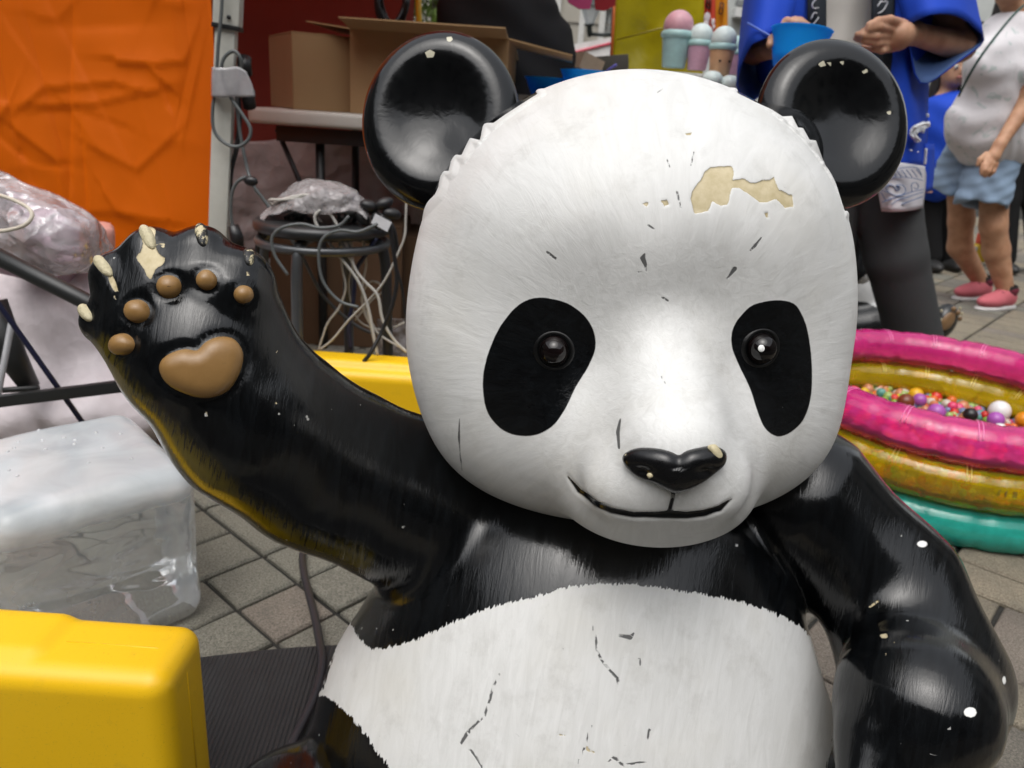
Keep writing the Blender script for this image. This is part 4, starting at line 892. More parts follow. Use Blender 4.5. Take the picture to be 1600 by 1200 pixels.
    # crumpled clear bag low behind the yellow weight
    tag(sheet('plastic_bag', [[PY(x, y, 1.9) for x in (590,615,640,665)] for y in (500,520,545,560)], pb, None, 8, 8, .001, lambda g_: g_+(np.stack([noise3(g_, 45., s_) for s_ in (4,5,6)], -1))*.010), 'crumpled clear plastic bag on the ground behind the rear yellow weight', 'bag')
def yellow_weight(name, x0, x1, y0, y1, h, label, bump_=True):
    g = _mats.get('yellow_pe')
    if g is None:
        q = N('yellow_pe'); co = q.coord('Object'); n = q.noise(co, 4, 4, .6); f = q.noise(co, 260, 3, .6); s_ = q.noise(co, 25, 5, .7)
        c = q.mix(n, (.80,.455,.003), (.86,.53,.010)); c = q.mix(q.math('MULTIPLY', q.ramp(s_, .60, .72), .3), c, (.45,.30,.03)); sk_ = q.noise(q.coord('Object', (3,1,26)), 30, 3, .6); sk2 = q.noise(q.coord('Object', (30,1,3)), 26, 3, .6); c = q.mix(q.math('MULTIPLY', q.math('MAXIMUM', q.ramp(sk_, .70, .73), q.ramp(sk2, .71, .74)), .35), c, (.30,.20,.04)); c = q.mix(q.math('MULTIPLY', q.ramp(q.noise(co, 900, 1), .72, .76), .6), c, (.12,.09,.03)); q.set(Base_Color=c, Roughness=.42, Normal=q.bump(f, .10, .0008)); q.put(q.b.inputs['Subsurface Weight'], .0); g = _mats['yellow_pe'] = q.m
    cx, cy = (x0+x1)/2, (y0+y1)/2; wx, wy = (x1-x0)/2, (y1-y0)/2
    def rb(X, c, hf, r):
        q = np.abs(X-np.asarray(c, f32))-(np.asarray(hf, f32)-r); return np.sqrt((np.maximum(q, 0)**2).sum(-1))+np.minimum(q.max(-1), 0)-r
    def sdf(X):
        d = rb(X, (cx, cy, h/2), (wx, wy, h/2), .022)
        if bump_:
            d = smin(d, rb(X, (x0+(x1-x0)*.36, cy+.008, h/2+.003), ((x1-x0)*.36, wy*.80, h/2+.003), .018), .008)
        else: d = smin(d, rb(X, (cx, cy, h/2+.008), (wx*.78, wy*.6, h/2+.008), .015), .01)
        return d
    V, Fq = surfnet(sdf, (x0-.02, y0-.03, -.02), (x1+.02, y1+.02, h+.04), .005)
    root = empty(name, (cx, cy, 0), label, 'weight')
    link('shell', mesh('shell', V, Fq), g, root)
    if bump_: MB().tube([(x0+(x1-x0)*.74, cy, h-.0004), (x1-.030, cy, h-.0004), (x1-.012, cy, h-.005), (x1-.004, cy, h-.014), (x1-.0004, cy, h-.03), (x1-.0004, cy, .03)], .0012, 6).build('mould_seam', g, root)
    MB().lathe([(.001,.016),(.018,.016),(.020,.012),(.020,-.002)], (x0+(x1-x0)*.14, cy, h), 24).build('filler_cap', plain('yellow_cap', (.6,.4,.01), .4), root)
def left_things():
    yellow_weight('water_weight', -.80, -.322, .605, .705, .245, 'large yellow plastic water weight in the front left corner')
    yellow_weight('water_weight', -.62, -.135, 1.585, 1.70, .235, 'yellow plastic water weight on the ground behind the raised arm', False)
    # clear collapsible container
    R0 = np.array([-.457,1.012]); e1 = np.array([-.70,-.70]); e2 = np.array([-.68,.735]); s1, s2 = .27, .29
    c = R0+e1*s1/2*1.01+e2*s2/2; Rm = np.array([[e1[0]/.99, e2[0]/1.0, 0],[e1[1]/.99, e2[1]/1.0, 0],[0,0,1]]); q_, _ = np.linalg.qr(Rm); q_ = q_*np.sign(np.diag(q_.T@Rm))
    def rbx(X, cc, hf, r, R):
        p = np.abs((X-np.asarray(cc, f32))@np.asarray(R, f32))-(np.asarray(hf, f32)-r); return np.sqrt((np.maximum(p, 0)**2).sum(-1))+np.minimum(p.max(-1), 0)-r
    def sd(X):
        d = rbx(X, (c[0], c[1], .138), (s1/2, s2/2, .132), .035, q_)
        w = (np.sin(X[..., 0]*19+X[..., 2]*9)*np.sin(X[..., 1]*17-X[..., 2]*13+1)*.0022+np.sin(X[..., 0]*41+X[..., 1]*23+X[..., 2]*37)*.0007)
        t = np.clip((X[..., 2]-.2)/.07, 0, 1); dd = ((X[..., :2]-c)**2).sum(-1)
        return d+w-.008*t*np.exp(-dd/.012)
    V, Fq = surfnet(sd, (c[0]-.25, c[1]-.25, -.02), (c[0]+.25, c[1]+.25, .31), .005)
    g = N('frosted_container'); co = g.coord('Object'); n = g.noise(co, 9, 4, .55, .8); f = g.noise(co, 160, 3); n3 = g.noise(g.coord('Object', (1,1,2.2)), 5.5, 1, .4, 1.6)
    g.set(Base_Color=(.93,.95,.96,1), Roughness=.06, Transmission_Weight=1., IOR=1.33, Normal=g.bump(n3, .5, .03, g.bump(f, .04, .001)))
    df = g.n('ShaderNodeBsdfPrincipled'); g.put(df.inputs['Base Color'], g.mix(g.ramp(n3, .36, .64), (.74,.80,.84), (.95,.96,.97))); df.inputs['Roughness'].default_value = .22; g.put(df.inputs['Normal'], g.bump(n3, .12, .02))
    mx = g.n('ShaderNodeMixShader'); pz = g.n('ShaderNodeSeparateXYZ'); g.put(pz.inputs[0], co); fr_ = g.ramp(g.math('ADD', pz.outputs[2], g.math('MULTIPLY', g.math('SUBTRACT', g.noise(co, 3, 1), .5), .05)), .225, .240); g.put(mx.inputs[0], g.math('MULTIPLY_ADD', fr_, .27, g.ramp(n, .3, .7, .16, .34))); g.t.links.new(g.b.outputs[0], mx.inputs[1]); g.t.links.new(df.outputs[0], mx.inputs[2]); g.t.links.new(mx.outputs[0], g.o.inputs[0])
    root = empty('water_container', (c[0], c[1], 0), 'frosted clear collapsible water container with rounded corners behind the front yellow weight', 'container')
    link('bladder', mesh('bladder', V, Fq), g.m, root)
    dm = MB(); rr = random.Random(3)
    for (x, y) in ((12,706),(22,700),(28,690),(71,702),(66,688),(116,694),(117,688),(150,676),(188,678),(138,723),(100,684),(205,717),(14,735),(27,744),(60,672),(160,700)):
        h_ = hit(sd, [x], [y], .7, 1.6)[0]; dm.sph(h_, (.0028,.0028,.0018), 8, 6)
    dm.build('bubbles', film('bubble_clear', (.9,.9,.92), .6, .1), root)
    MB().lathe([(.001,.016),(.015,.016),(.017,.012),(.017,-.004)], (c[0]-.16, c[1]-.02, .262), 20).build('cap', plain('white_cap', (.7,.7,.7), .4), root)
    # rubber mat under the statue
    mt = plain('black_rubber', (.018,.018,.019), .55, scale=200); ribs = MB()
    base = tag(empty('rubber_mat', (-.1,.7,0), 'black ribbed rubber mat on the paving beside the statue', 'mat'))
    def edge(x): return .905+.10*(x+.43)+.035*math.sin((x+.45)*6)
    xs = np.linspace(-.62, .35, 40)
    v = [(x, edge(x), .0175) for x in xs]+[(x, .2, .0175) for x in xs]+[(x, edge(x)+.003, .0108) for x in xs]; n = len(xs)
    MB().add(v, [(i+n, i+1+n, i+1, i) for i in range(n-1)]+[(i, i+1, i+1+2*n, i+2*n) for i in range(n-1)]).build('base', mt, base, False)
    for x in np.arange(-.60, .2, .0062):
        y1_ = edge(x)-.003; ribs.add([(x-.0016,y1_,.0176),(x,y1_,.0187),(x+.0016,y1_,.0176),(x+.05-.0016,.2,.0176),(x+.05,.2,.0187),(x+.05+.0016,.2,.0176)], [(0,3,4,1),(1,4,5,2),(0,1,2),(5,4,3)])
    tag(ribs.build('rib', mt, base, False), kind='stuff')
    bc = plain('black_cable_sheath', (.012,.012,.013), .4)
    cable('ground_cable', [G(x, y, z) for x, y, z in ((520,780,.02),(490,820,.02),(474,860,.02),(474,890,.02),(482,925,.02),(491,960,.02),(498,995,.022),(503,1030,.028),(499,1060,.028),(486,1100,.028),(462,1150,.028),(440,1200,.028))], .0062, plain('ground_cable_sheath', (.022,.020,.024), .5), None, 8, 10, 'black cable lying on the paving and over the rubber mat edge', 'cable')
    # bagged foam blocks
    X_ = lambda x, y, Y=1.5: PY(x, y, Y)
    fb = plain('mauve_foam', (.50,.36,.44), .6, var=.10, scale=12, bump=.3, bdist=.006); fp = plain('pink_foam', (.60,.27,.22), .6, var=.10, scale=12)
    blocks = [((60,392),.075,(.075,.05,.055),(10,20,35),fb),((20,350),.05,(.05,.04,.05),(0,40,10),fb),((122,362),.06,(.045,.035,.026),(0,10,15),fb),((85,345),.08,(.045,.035,.026),(10,-15,25),fb),((152,375),.05,(.032,.03,.035),(5,5,30),fp),((115,385),.06,(.05,.035,.018),(0,5,10),fb),((5,365),.0,(.035,.03,.045),(0,0,20),fp),((100,405),.05,(.06,.03,.018),(0,8,0),fb),((35,330),.08,(.045,.035,.028),(10,25,25),fb)]
    labs = ['largest mauve foam block, lowest in the clear bag at the left edge','mauve foam block upright at the left edge of the bag','mauve foam block at the upper right of the bag','mauve foam block just under the top fold of the bag','small salmon pink block at the right end of the bag','flat mauve slab under the upper right block','salmon pink block cut by the left picture edge','thin mauve slab lowest at the right of the bag','mauve block under the twisted top of the bag']
    for ((x, y), dy, hf, rt_, m_), lb in zip(blocks, labs):
        o = MB().box(X_(x, y, 1.52+dy), np.array(hf), _R(rt_)).build('foam_block', m_, None, bevel=.017, seg=3); tag(o, lb, 'foam block', 'foam blocks in the clear bag')
    bagm = film('milky_bag', (.84,.82,.84), .32, .16, (.96,.94,.95), .2, 9, .02, crinkle=.6, gloss=.7)
    def wr(g_): g_ = g_.copy(); g_ += np.stack([noise3(g_, 22., s_) for s_ in (7,8,9)], -1)*.006; g_[..., 1] += -np.abs(noise3(g_, 18., 10))*.012; return g_
    b1 = sheet('plastic_bag', [[X_(-60,262,1.55),X_(0,268,1.50),X_(60,292,1.48),X_(110,318,1.48),X_(150,345,1.5),X_(178,385,1.56)],[X_(-60,300,1.46),X_(0,300,1.43),X_(50,325,1.42),X_(95,345,1.42),X_(135,370,1.44),X_(176,405,1.54)],[X_(-60,350,1.42),X_(0,355,1.40),X_(45,372,1.39),X_(88,390,1.40),X_(125,405,1.43),X_(168,416,1.52)],[X_(-60,425,1.44),X_(0,418,1.42),X_(45,425,1.42),X_(85,428,1.43),X_(120,425,1.45),X_(160,425,1.52)]], bagm, None, 10, 10, .001, wr)
    tag(b1, 'clear milky plastic bag stretched over the foam blocks in front of the orange sheet', 'bag')
    cable('cream_cord', [X_(-20,362,1.36),X_(10,360,1.36),X_(38,352,1.36),X_(50,338,1.37),X_(44,325,1.38),X_(20,312,1.39),X_(-10,302,1.4)], .0035, plain('cream_rope', (.62,.56,.46), .7), None, 6, 8, 'cream cord tied round the clear bag at the left edge', 'cord')
    b2m = film('pinkish_bag', (.68,.62,.64), .85, .3, (.9,.85,.88), .3, 5, .03, crinkle=.35, gloss=.35)
    def wr2(g_): g_ = g_.copy(); g_[..., 1] += noise3(g_, 5., 21)*.02-np.abs(noise3(g_, 8., 22))*.022; g_[..., 2] += noise3(g_, 6., 23)*.006; return g_
    b2 = sheet('plastic_bag', [[X_(-80,400,1.75),X_(0,405,1.7),X_(70,425,1.62),X_(140,415,1.62),X_(210,420,1.68),X_(300,440,1.8)],[X_(-80,480,1.66),X_(0,480,1.6),X_(70,490,1.56),X_(140,480,1.56),X_(210,490,1.6),X_(300,500,1.7)],[X_(-80,560,1.62),X_(0,560,1.56),X_(70,560,1.54),X_(140,555,1.54),X_(210,555,1.58),X_(300,560,1.66)],[X_(-80,660,1.5),X_(0,655,1.46),X_(70,650,1.44),X_(140,650,1.44),X_(210,655,1.48),X_(300,660,1.56)],[np.array([X_(x_,700,yy_)[0], yy_, .014]) for x_, yy_ in ((-80,1.55),(0,1.5),(60,1.48),(110,1.48),(165,1.5),(215,1.58))]], b2m, None, 10, 10, .002, wr2)
    tag(b2, 'large pinkish white plastic sack slumped under the bag of foam blocks', 'sack')
    # black frame
    fm = plain('black_tube', (.014,.015,.015), .38); gm = plain('grey_tube', (.28,.28,.29), .4)
    fr = empty('metal_cart', (X_(0,600,1.3)[0], 1.3, 0), 'folded frame of black tubes leaning at the left edge beside the raised paw', 'frame')
    dn_ = lambda a_, b_: a_+(b_-a_)*((a_[2]-.014)/(a_[2]-b_[2]))
    MB().tube([X_(-60,372,1.28), X_(160,484,1.30), dn_(X_(160,484,1.30), X_(230,520,1.31))], .0150, 16).build('tube', fm, fr)
    MB().tube([X_(-60,395,1.32), X_(0,478,1.33), dn_(X_(0,478,1.33), X_(112,636,1.34))], .0050, 10).build('strut', plain('dark_blue_tube', (.01,.012,.04), .35), fr)
    MB().box((X_(-60,634,1.31)+X_(215,600,1.31))/2, np.array([np.linalg.norm(X_(-60,634,1.31)-X_(215,600,1.31))/2,.008,.0105]), _R((0,math.degrees(math.atan2(-(X_(215,600,1.31)-X_(-60,634,1.31))[2], (X_(215,600,1.31)-X_(-60,634,1.31))[0])),0))).build('bar', fm, fr, bevel=.001)
    MB().tube([X_(18,505,1.38), dn_(X_(18,505,1.38), X_(0,600,1.36))], .006, 8).build('strut', gm, fr)
    MB().tube([X_(-20,475,1.42), X_(20,560,1.42), X_(48,606,1.42)], [.035,.026,.018], 12).build('brace', fm, fr)
    MB().tube([X_(-30,612,1.40), X_(60,606,1.40)], .006, 8).build('strut', fm, fr)
def counter_things():
    # counter behind the statue head
    Yc = 2.62; z0 = PY(1060,112,Yc)[2]
    ct = empty('stall_counter', (PY(1000,112,Yc)[0], Yc+.25, 0), 'pale grey topped counter behind the statue head, carrying bowls and cups', 'counter')
    xa, xb = PY(808,140,Yc)[0], PY(1180,120,Yc)[0]
    zt = PY(880,152,Yc)[2]
    MB().box(((xa+xb)/2, Yc+.24, zt-.02), np.array([(xb-xa)/2,.24,.02])).build('top', plain('counter_top', (.40,.40,.38), .5), ct, bevel=.004)
    for x in (xa+.04, xb-.04):
        for y in (Yc+.04, Yc+.44): MB().box((x, y, (zt-.04)/2+.005), np.array([.018,.018,(zt-.05)/2])).build('leg', plain('counter_leg', (.3,.3,.3), .5), ct, False)
    bx0, bx1 = PY(1008,112,Yc)[0], PY(1165,112,Yc)[0]
    hh = (z0-zt)
    pb = empty('foam_tray', ((bx0+bx1)/2, Yc+.17, zt), 'pale grey foam crate on the counter under the cup figures', 'crate')
    MB().box(((bx0+bx1)/2, Yc+.17, zt+hh/2-.006), np.array([(bx1-bx0)/2,.15,hh/2-.006])).build('crate_body', plain('foam_grey', (.52,.53,.52), .7), pb, bevel=.006)
    MB().box(((bx0+bx1)/2, Yc+.17, zt+hh-.006), np.array([(bx1-bx0)/2+.008,.158,.006])).build('crate_lid', plain('foam_grey', (.52,.53,.52), .7), pb, bevel=.003)
    bl = fabric('sky_blue_plastic', (.02,.46,.95), .35, .45, bump=.03)
    def bowl(c, R, h, tilt, label, rot=None, ribs=True):
        root = empty('blue_bowl', c, label, 'bowl', 'sky blue plastic bowls'); Rm = _R(tilt); n = 48; rings = []
        for (r_, z_) in ((.60,0),(.66,.0),(.78,.33),(.90,.80),(1.0,.97),(1.03,1.0),(1.0,1.0),(.96,.95),(.86,.78),(.74,.33),(.6,.05),(.01,.04)):
            rings.append([np.asarray(c)+Rm@np.array([R*r_*(1+(.012*math.cos(24*a) if .2 < z_ < .9 and ribs else 0))*math.cos(a), R*r_*(1+(.012*math.cos(24*a) if .2 < z_ < .9 and ribs else 0))*math.sin(a), h*z_]) for a in np.linspace(0, 6.2832, n, endpoint=False)])
        MB().loft(rings, True).build('shell', bl, root); return root
    q = PY(856,152,Yc+.1); bowl((q[0], Yc+.14, zt+.002), .080, PY(872,123,Yc+.1)[2]-zt, (0,0,0), 'sky blue plastic bowl on the counter beside the left ear')
    q = PY(911,150,Yc+.08); bowl((q[0], Yc+.085, zt+.002), .080, PY(916,113,Yc+.15)[2]-zt, (0,0,0), 'wider sky blue bowl on the counter with a purple spoon in it')
    tag(MB().tube([PY(934,122,Yc+.15), PY(948,111,Yc+.12), PY(963,101,Yc+.1)], [.005,.005,.007], 8, flat=.5).build('spoon', plain('purple_plastic', (.13,.12,.45), .35)), 'purple plastic spoon leaning out of the wider blue bowl', 'spoon')
    tag(MB().box(PY(917,101,Yc+.4), np.array([.045,.04,.028]), _R((0,18,25))).build('small_carton', plain('cardboard_small', (.30,.23,.16), .8), None, False), 'small open brown carton on the counter behind the wider blue bowl', 'box')
    tag(MB().box(PY(955,108,Yc+.45), np.array([.06,.04,.045]), _R((0,-8,0))).build('dark_case', plain('dark_brown_case', (.05,.045,.035), .7), None, bevel=.004), 'dark brown case on the counter behind the purple spoon', 'case')
    # cup figures
    cols = dict(pink=(.62,.33,.38), mint=(.36,.56,.55), pale=(.62,.72,.70), orange=(.62,.36,.2), rose=(.62,.36,.48))
    M_ = lambda k: plain('toy_'+k, cols[k], .45, var=.12, scale=60)
    def cup(x, y, w, top, mid, body, label, Yq, eyes=False):
        c = PY(x, y, Yq); c[2] = max(c[2], z0+.001) if y < 110 else c[2]; s = w/1200*Yq*1.02/2
        r_ = empty('cup_figure', c, label, 'toy', 'soft serve shaped cup figures')
        MB().lathe([(.001,0),(s*.66,0),(s*.72,s*.05),(s*.92,s*1.75),(s*.92,s*1.9),(.001,s*1.9)], c, 28).build('cup', M_(body), r_)
        MB().lathe([(s*.9,s*1.72),(s*1.0,s*1.76),(s*1.04,s*1.9),(s*1.0,s*2.08),(s*.86,s*2.2)], c, 28).build('rim', M_(mid), r_)
        MB().sph(c+np.array([0,0,s*2.45]), s*.93, 28, 16).build('scoop', M_(top), r_)
        if eyes:
            for dx in (-.25,.45): MB().sph(c+np.array([s*dx,-s*.80,s*.95]), s*.09, 8, 6).build('eye', plain('toy_eye', (.01,.01,.01), .2), r_)
    cup(1052,106,44,'pink','mint','mint','cup figure with a pink ball on a mint cup, tallest of the row',Yc+.10)
    cup(1088,110,36,'pale','mint','rose','cup figure with a pale mint ball on a pink cup, second from the left',Yc+.08)
    cup(1123,118,38,'pale','mint','orange','cup figure with a mint ball on an orange cup with tiny dark eyes',Yc-.02,True)
    cup(1146,117,30,'mint','mint','rose','cup figure with a mint ball on a pink cup, half behind the orange one',Yc+.10)
    cup(1160,112,24,'pale','mint','pale','rearmost pale mint cup figure beside the blue sleeve',Yc+.22)
    for (x, y, r_, lb) in ((1113,124,.028,'pale mint ball lying in front of the orange cup figure'),(1140,130,.026,'pale mint ball lying beside the blue sleeve, lower of the two')):
        tag(MB().sph(PY(x, y, Yc-.06), (r_*1.15,r_,r_*.9), 24, 14).build('toy_ball', M_('pale')), lb, 'ball', 'loose mint balls on the crate')
    # yellow vinyl booth sheet with orange edge
    Yv = 3.3; v = lambda x, y, dy=0.: PY(x, y, Yv+dy)
    ym = film('yellow_vinyl', (.50,.42,.006), .62, .25, (.75,.66,.02), .5, 5, .02)
    bt = empty('vinyl_screen', v(1030,60), 'translucent yellow vinyl screen with an orange edge rod, behind the cup figures', 'screen')
    sheet('vinyl', [[v(962,-60),v(1000,-60,.03),v(1045,-60),v(1100,-60,.02)],[v(959,20),v(1000,18,.02),v(1045,22,.01),v(1100,20)],[v(957,70),v(1000,60,.03),v(1045,62),v(1099,60,.01)],[v(955,125),v(1000,125),v(1045,125,.02),v(1098,125)]], ym, bt, 6, 6, .003)
    MB().tube([v(963,-60,-.01), v(957,60,-.01), v(953,125,-.01)], .006, 8).build('edge_rod', plain('orange_rod', (.55,.13,.02), .4), bt)
    MB().tube([v(963,62,-.012), v(1030,45,-.005), v(1099,38,-.01)], .0035, 6).build('fold_seam', plain('olive_seam', (.25,.20,.01), .4), bt)
    MB().box(v(1000,102,.1), np.array([.11,.02,.03])).build('lower_bar', plain('olive_bar', (.16,.13,.02), .5), bt, False)
    for (pts, m_, lb) in (([(880,-20),(888,4),(905,14),(922,14),(930,-20)], fabric('pink_cloth', (.45,.06,.16), .7), 'rounded pink fabric pennant hanging above the lamp'), ([(928,-20),(930,15),(945,17),(962,8),(962,-20)], fabric('dark_red_cloth', (.26,.012,.018), .7), 'dark red fabric pennant beside the yellow vinyl screen')):
        pv = [v(x, y, -.1) for x, y in pts]; n_ = len(pv); tag(MB().add(pv+[p+np.array([0,.01,0]) for p in pv], [tuple(range(n_)), tuple(range(2*n_-1, n_-1, -1))]+[(i, (i+1) % n_, (i+1) % n_+n_, i+n_) for i in range(n_)]).build('pennant', m_, None, False), lb, 'pennant')
    # banners
    Yb = 4.3; w = lambda x, y, dy=0.: PY(x, y, Yb+dy)
    def banner(x0, x1, y1, tilt, col, label, marks):
        r_ = empty('banner', w((x0+x1)/2, y1), label, 'banner', 'upright banners')
        sheet('cloth', [[w(x0+tilt*(y/80), y, .01*k) for k, x in enumerate((0,1,2))][0:0]+[w(x0+(x1-x0)*t+tilt*(y/80), y, .012*math.sin(t*6)) for t in (0,.33,.66,1)] for y in (-70,-20,30,y1)], col, r_, 5, 5, .002)
        for pts, m_, rr in marks: MB().tube([w(x, y, -.02) for x, y in pts], rr, 6).build('lettering', m_, r_)
        return r_
    dk = plain('banner_ink', (.05,.012,.006), .6); wt = plain('banner_white', (.62,.56,.58), .6)
    b = banner(1099,1118,72,0,fabric('red_banner', (.58,.06,.03), .7), 'red upright banner with dark lettering and white shapes at its foot', [([(1105,-8),(1104,12)],dk,.006),([(1110,-8),(1109,13)],dk,.006),([(1104,4),(1111,4)],dk,.004),([(1104,12),(1110,13)],dk,.005),([(1106,-4),(1110,-4)],dk,.004)])
    for (x, y, r1) in ((1105,27,.016),(1103,38,.014),(1114,34,.010),(1106,55,.022),(1104,66,.02),(1115,42,.008)): MB().sph(w(x, y, -.012), (r1,.004,r1*1.5), 12, 8).build('white_shape', wt, b)
    b = banner(1118,1137,66,0,fabric('orange_banner', (.62,.24,.01), .7), 'orange upright banner with a dark character and pale shapes at its foot', [([(1126,4),(1123,21)],dk,.0035),([(1131,6),(1128,22)],dk,.0035),([(1126,4),(1131,6)],dk,.003),([(1125,12),(1130,13)],dk,.003),([(1123,21),(1128,22)],dk,.003)])
    for (x, y, r1) in ((1125,50,.016),(1123,60,.024),(1131,60,.018)): MB().sph(w(x, y, -.012), (r1,.004,r1*1.5), 12, 8).build('white_shape', wt, b)
# ================================================================ POOL, SECOND STATUE, PEOPLE
def prims(L):
    """one continuous surface from tapered limbs and ellipsoids: (kind, a, b, ra, rb, blend)"""
    def f(X):
        d = None
        for p in L:
            if p[0] == 'c': e = cone(X, p[1], p[2], p[3], p[4]); k = p[5]
            elif p[0] == 'e': e = ell(X, p[1], p[2], p[3]); k = p[4]
            elif p[0] == '-': e = ell(X, p[1], p[2], p[3]); d = smax(d, -e, p[4]); continue
            d = e if d is None else smin(d, e, k)
        return d
    return f
def sculpt(name, L, h, mat, parent=None, disp=None, sub=0):
    pts = []
    for p in L:
        if p[0] == 'c': pts += [np.asarray(p[1])-p[3], np.asarray(p[1])+p[3], np.asarray(p[2])-p[4], np.asarray(p[2])+p[4]]
        elif p[0] == 'e': r = max(p[2]); pts += [np.asarray(p[1])-r, np.asarray(p[1])+r]
    pts = np.array(pts); s0 = prims(L)
    s = s0 if disp is None else (lambda X: s0(X)+disp(X))
    V, Fq = surfnet(s, pts.min(0)-.03, pts.max(0)+.03, h, sub)
    return link(name, mesh(name, V, Fq), mat, parent), s
I3 = np.eye(3)
def pool():
    cx, cy, R_ = 1.055, 1.770, .362
    root = empty('paddling_pool', (cx, cy, 0), 'small round inflatable pool of pink, yellow and teal see-through rings filled with balls', 'pool')
    fl = plain('pool_floor', (.05,.32,.26), .4)
    for nm, z, rr, col, tint, fac in (('ring', .046, .046, (.04,.52,.42), (.15,.80,.68), .55), ('ring', .136, .048, (.85,.58,.01), (.97,.88,.15), .30), ('ring', .226, .046, (.98,.05,.34), (.99,.34,.60), .42)):
        m_ = film('pool_film_%d' % int(z*1000), col, fac, .07, tint, .15, 30, .006, .16); V = []; nA, nB = 168, 22
        for i in range(nA):
            a = 2*math.pi*i/nA; seam = abs(((a/(2*math.pi)*18+.15*math.sin(a*3)) % 1)-.5)*2; pin = 1-.10*math.exp(-((1-seam)/.09)**2)+.012*math.sin(a*47+z*40)+.010*math.sin(a*29)
            for j in range(nB):
                b = 2*math.pi*j/nB; q = rr*(pin+.012*math.sin(a*61+b*2)); V.append((cx+(R_+q*math.cos(b))*math.cos(a), cy+(R_+q*math.cos(b))*math.sin(a), z+.004+q*math.sin(b)*1.02))
        Fq = np.array([(i*nB+j, ((i+1) % nA)*nB+j, ((i+1) % nA)*nB+(j+1) % nB, i*nB+(j+1) % nB) for i in range(nA) for j in range(nB)])
        o = link(nm, mesh(nm, V, Fq), m_, root); o['label'] = {.046:'teal bottom ring', .136:'yellow middle ring', .226:'bright pink top ring'}[z]
        if z > .1:
            wm_ = plain('pool_weld_%d' % int(z*1000), tuple(min(1, c_*1.0+.25) for c_ in col), .2)
            for i in range(18):
                a0 = 2*math.pi*(i+.5)/18; w_ = MB()
                for da in (-.010, .010): w_.tube([(cx+(R_+(rr+.0012)*math.cos(b))*math.cos(a0+da), cy+(R_+(rr+.0012)*math.cos(b))*math.sin(a0+da), z+.004+(rr+.0012)*math.sin(b)) for b in np.linspace(.5, 2.6, 10)], .0009, 4)
                w_.build('weld', wm_, o)
        s = [(cx+(R_+rr+.001)*math.cos(t), cy+(R_+rr+.001)*math.sin(t), z+.05) for t in np.linspace(0, 6.2832, 80)]
    MB().lathe([(.001,.014),(R_-.02,.014),(R_-.02,.010)], (cx,cy,0), 64).build('floor', fl, root)
    # print on the yellow ring: the CE mark
    ink = plain('pool_print_ink', (.06,.05,.02), .6)
    def on(t, dz, zc=.136, rr=.0495): b = math.asin(max(-1, min(1, dz/rr))); return np.array([cx+(R_+rr*math.cos(b))*math.cos(t), cy+(R_+rr*math.cos(b))*math.sin(t), zc+.004+rr*math.sin(b)])
    P0 = hit(lambda X: np.sqrt((np.hypot(X[...,0]-cx, X[...,1]-cy)-R_)**2+(X[...,2]-.14)**2)-.049, [1575], [772], .8, 3.)[0]; t0 = math.atan2(P0[1]-cy, P0[0]-cx); dz0 = P0[2]-.14
    mk = MB()
    for k, dt in enumerate((-.030, 0)):
        mk.tube([on(t0+dt+.012*math.cos(a)*-1, dz0+.0055*math.sin(a)) for a in np.linspace(-1.1, 1.1, 9)], .0009, 5)
    mk.tube([on(t0-.012, dz0), on(t0-.004, dz0)], .0009, 5)
    for r_ in range(3): mk.tube([on(t0+.022, dz0+.004-.004*r_), on(t0+.040, dz0+.004-.004*r_)], .0009, 5)
    mk.build('printed_mark', ink, root)
    ln = MB()
    for r_ in range(9): ln.tube([on(t, -.020+.0048*r_) for t in np.linspace(t0-.55, t0-.06, 24)], .00035, 4)
    tag(ln.build('printed_lines', ink, root), kind='stuff')
    # balls
    cols = [((.55,.03,.02),'red'),((.62,.14,.02),'orange'),((.65,.42,.02),'yellow'),((.22,.40,.06),'green'),((.30,.42,.12),'lime'),((.62,.08,.18),'pink'),((.10,.28,.24),'teal'),((.55,.5,.42),'cream'),((.50,.20,.10),'salmon'),((.16,.2,.35),'blue')]
    rr = random.Random(11); shared = []
    for c, n_ in cols:
        o = MB().sph((0,0,0), 1., 10, 7); me = mesh('play_ball', o.v, o.f); me.materials.append(plain('ball_'+n_, c, .3, var=.1, scale=4)); me.polygons.foreach_set('use_smooth', [True]*len(me.polygons)); shared.append((me, n_))
    zt = .112; cand = []
    for i in range(1700):
        a = rr.uniform(0, 6.2832); r0 = (R_-.035)*math.sqrt(rr.random()); s = rr.uniform(.0085,.0145)
        top = rr.random() < .5; z = zt+rr.uniform(-.014,.006) if top else rr.uniform(.02, zt)
        if not top: r0 = (R_-.040)-rr.uniform(0,.03); s = rr.uniform(.010,.0195)
        cand.append((cx+r0*math.cos(a), cy+r0*math.sin(a), z, s, rr.randrange(len(cols)), top))
    seen = []; 
    for q in cand:
        x, y, d = proj(np.array(q[:3]))
        if q[5] and 1310 < x < 1602 and 590 < y < 700: seen.append((-q[3]/d, q))
    seen.sort(key=lambda t: t[0]); ind = {id(q) for _, q in seen[:270]}
    rest = MB(); mats_ = [s_[0].materials[0] for s_ in shared]
    for q in cand:
        if id(q) in ind:
            o = bpy.data.objects.new('play_ball', shared[q[4]][0]); COL.objects.link(o); o.location = q[:3]; o.scale = (q[3],)*3
            tag(o, 'tiny '+shared[q[4]][1]+' ball among the small balls filling the inflatable pool', 'ball', 'tiny '+shared[q[4]][1]+' balls in the inflatable pool')
        else: rest.cur = q[4]; rest.sph(q[:3], q[3], 7, 5)
    o = rest.build('play_balls', mats_); tag(o, 'mass of tiny coloured balls lower in the inflatable pool', 'balls', None, 'stuff')
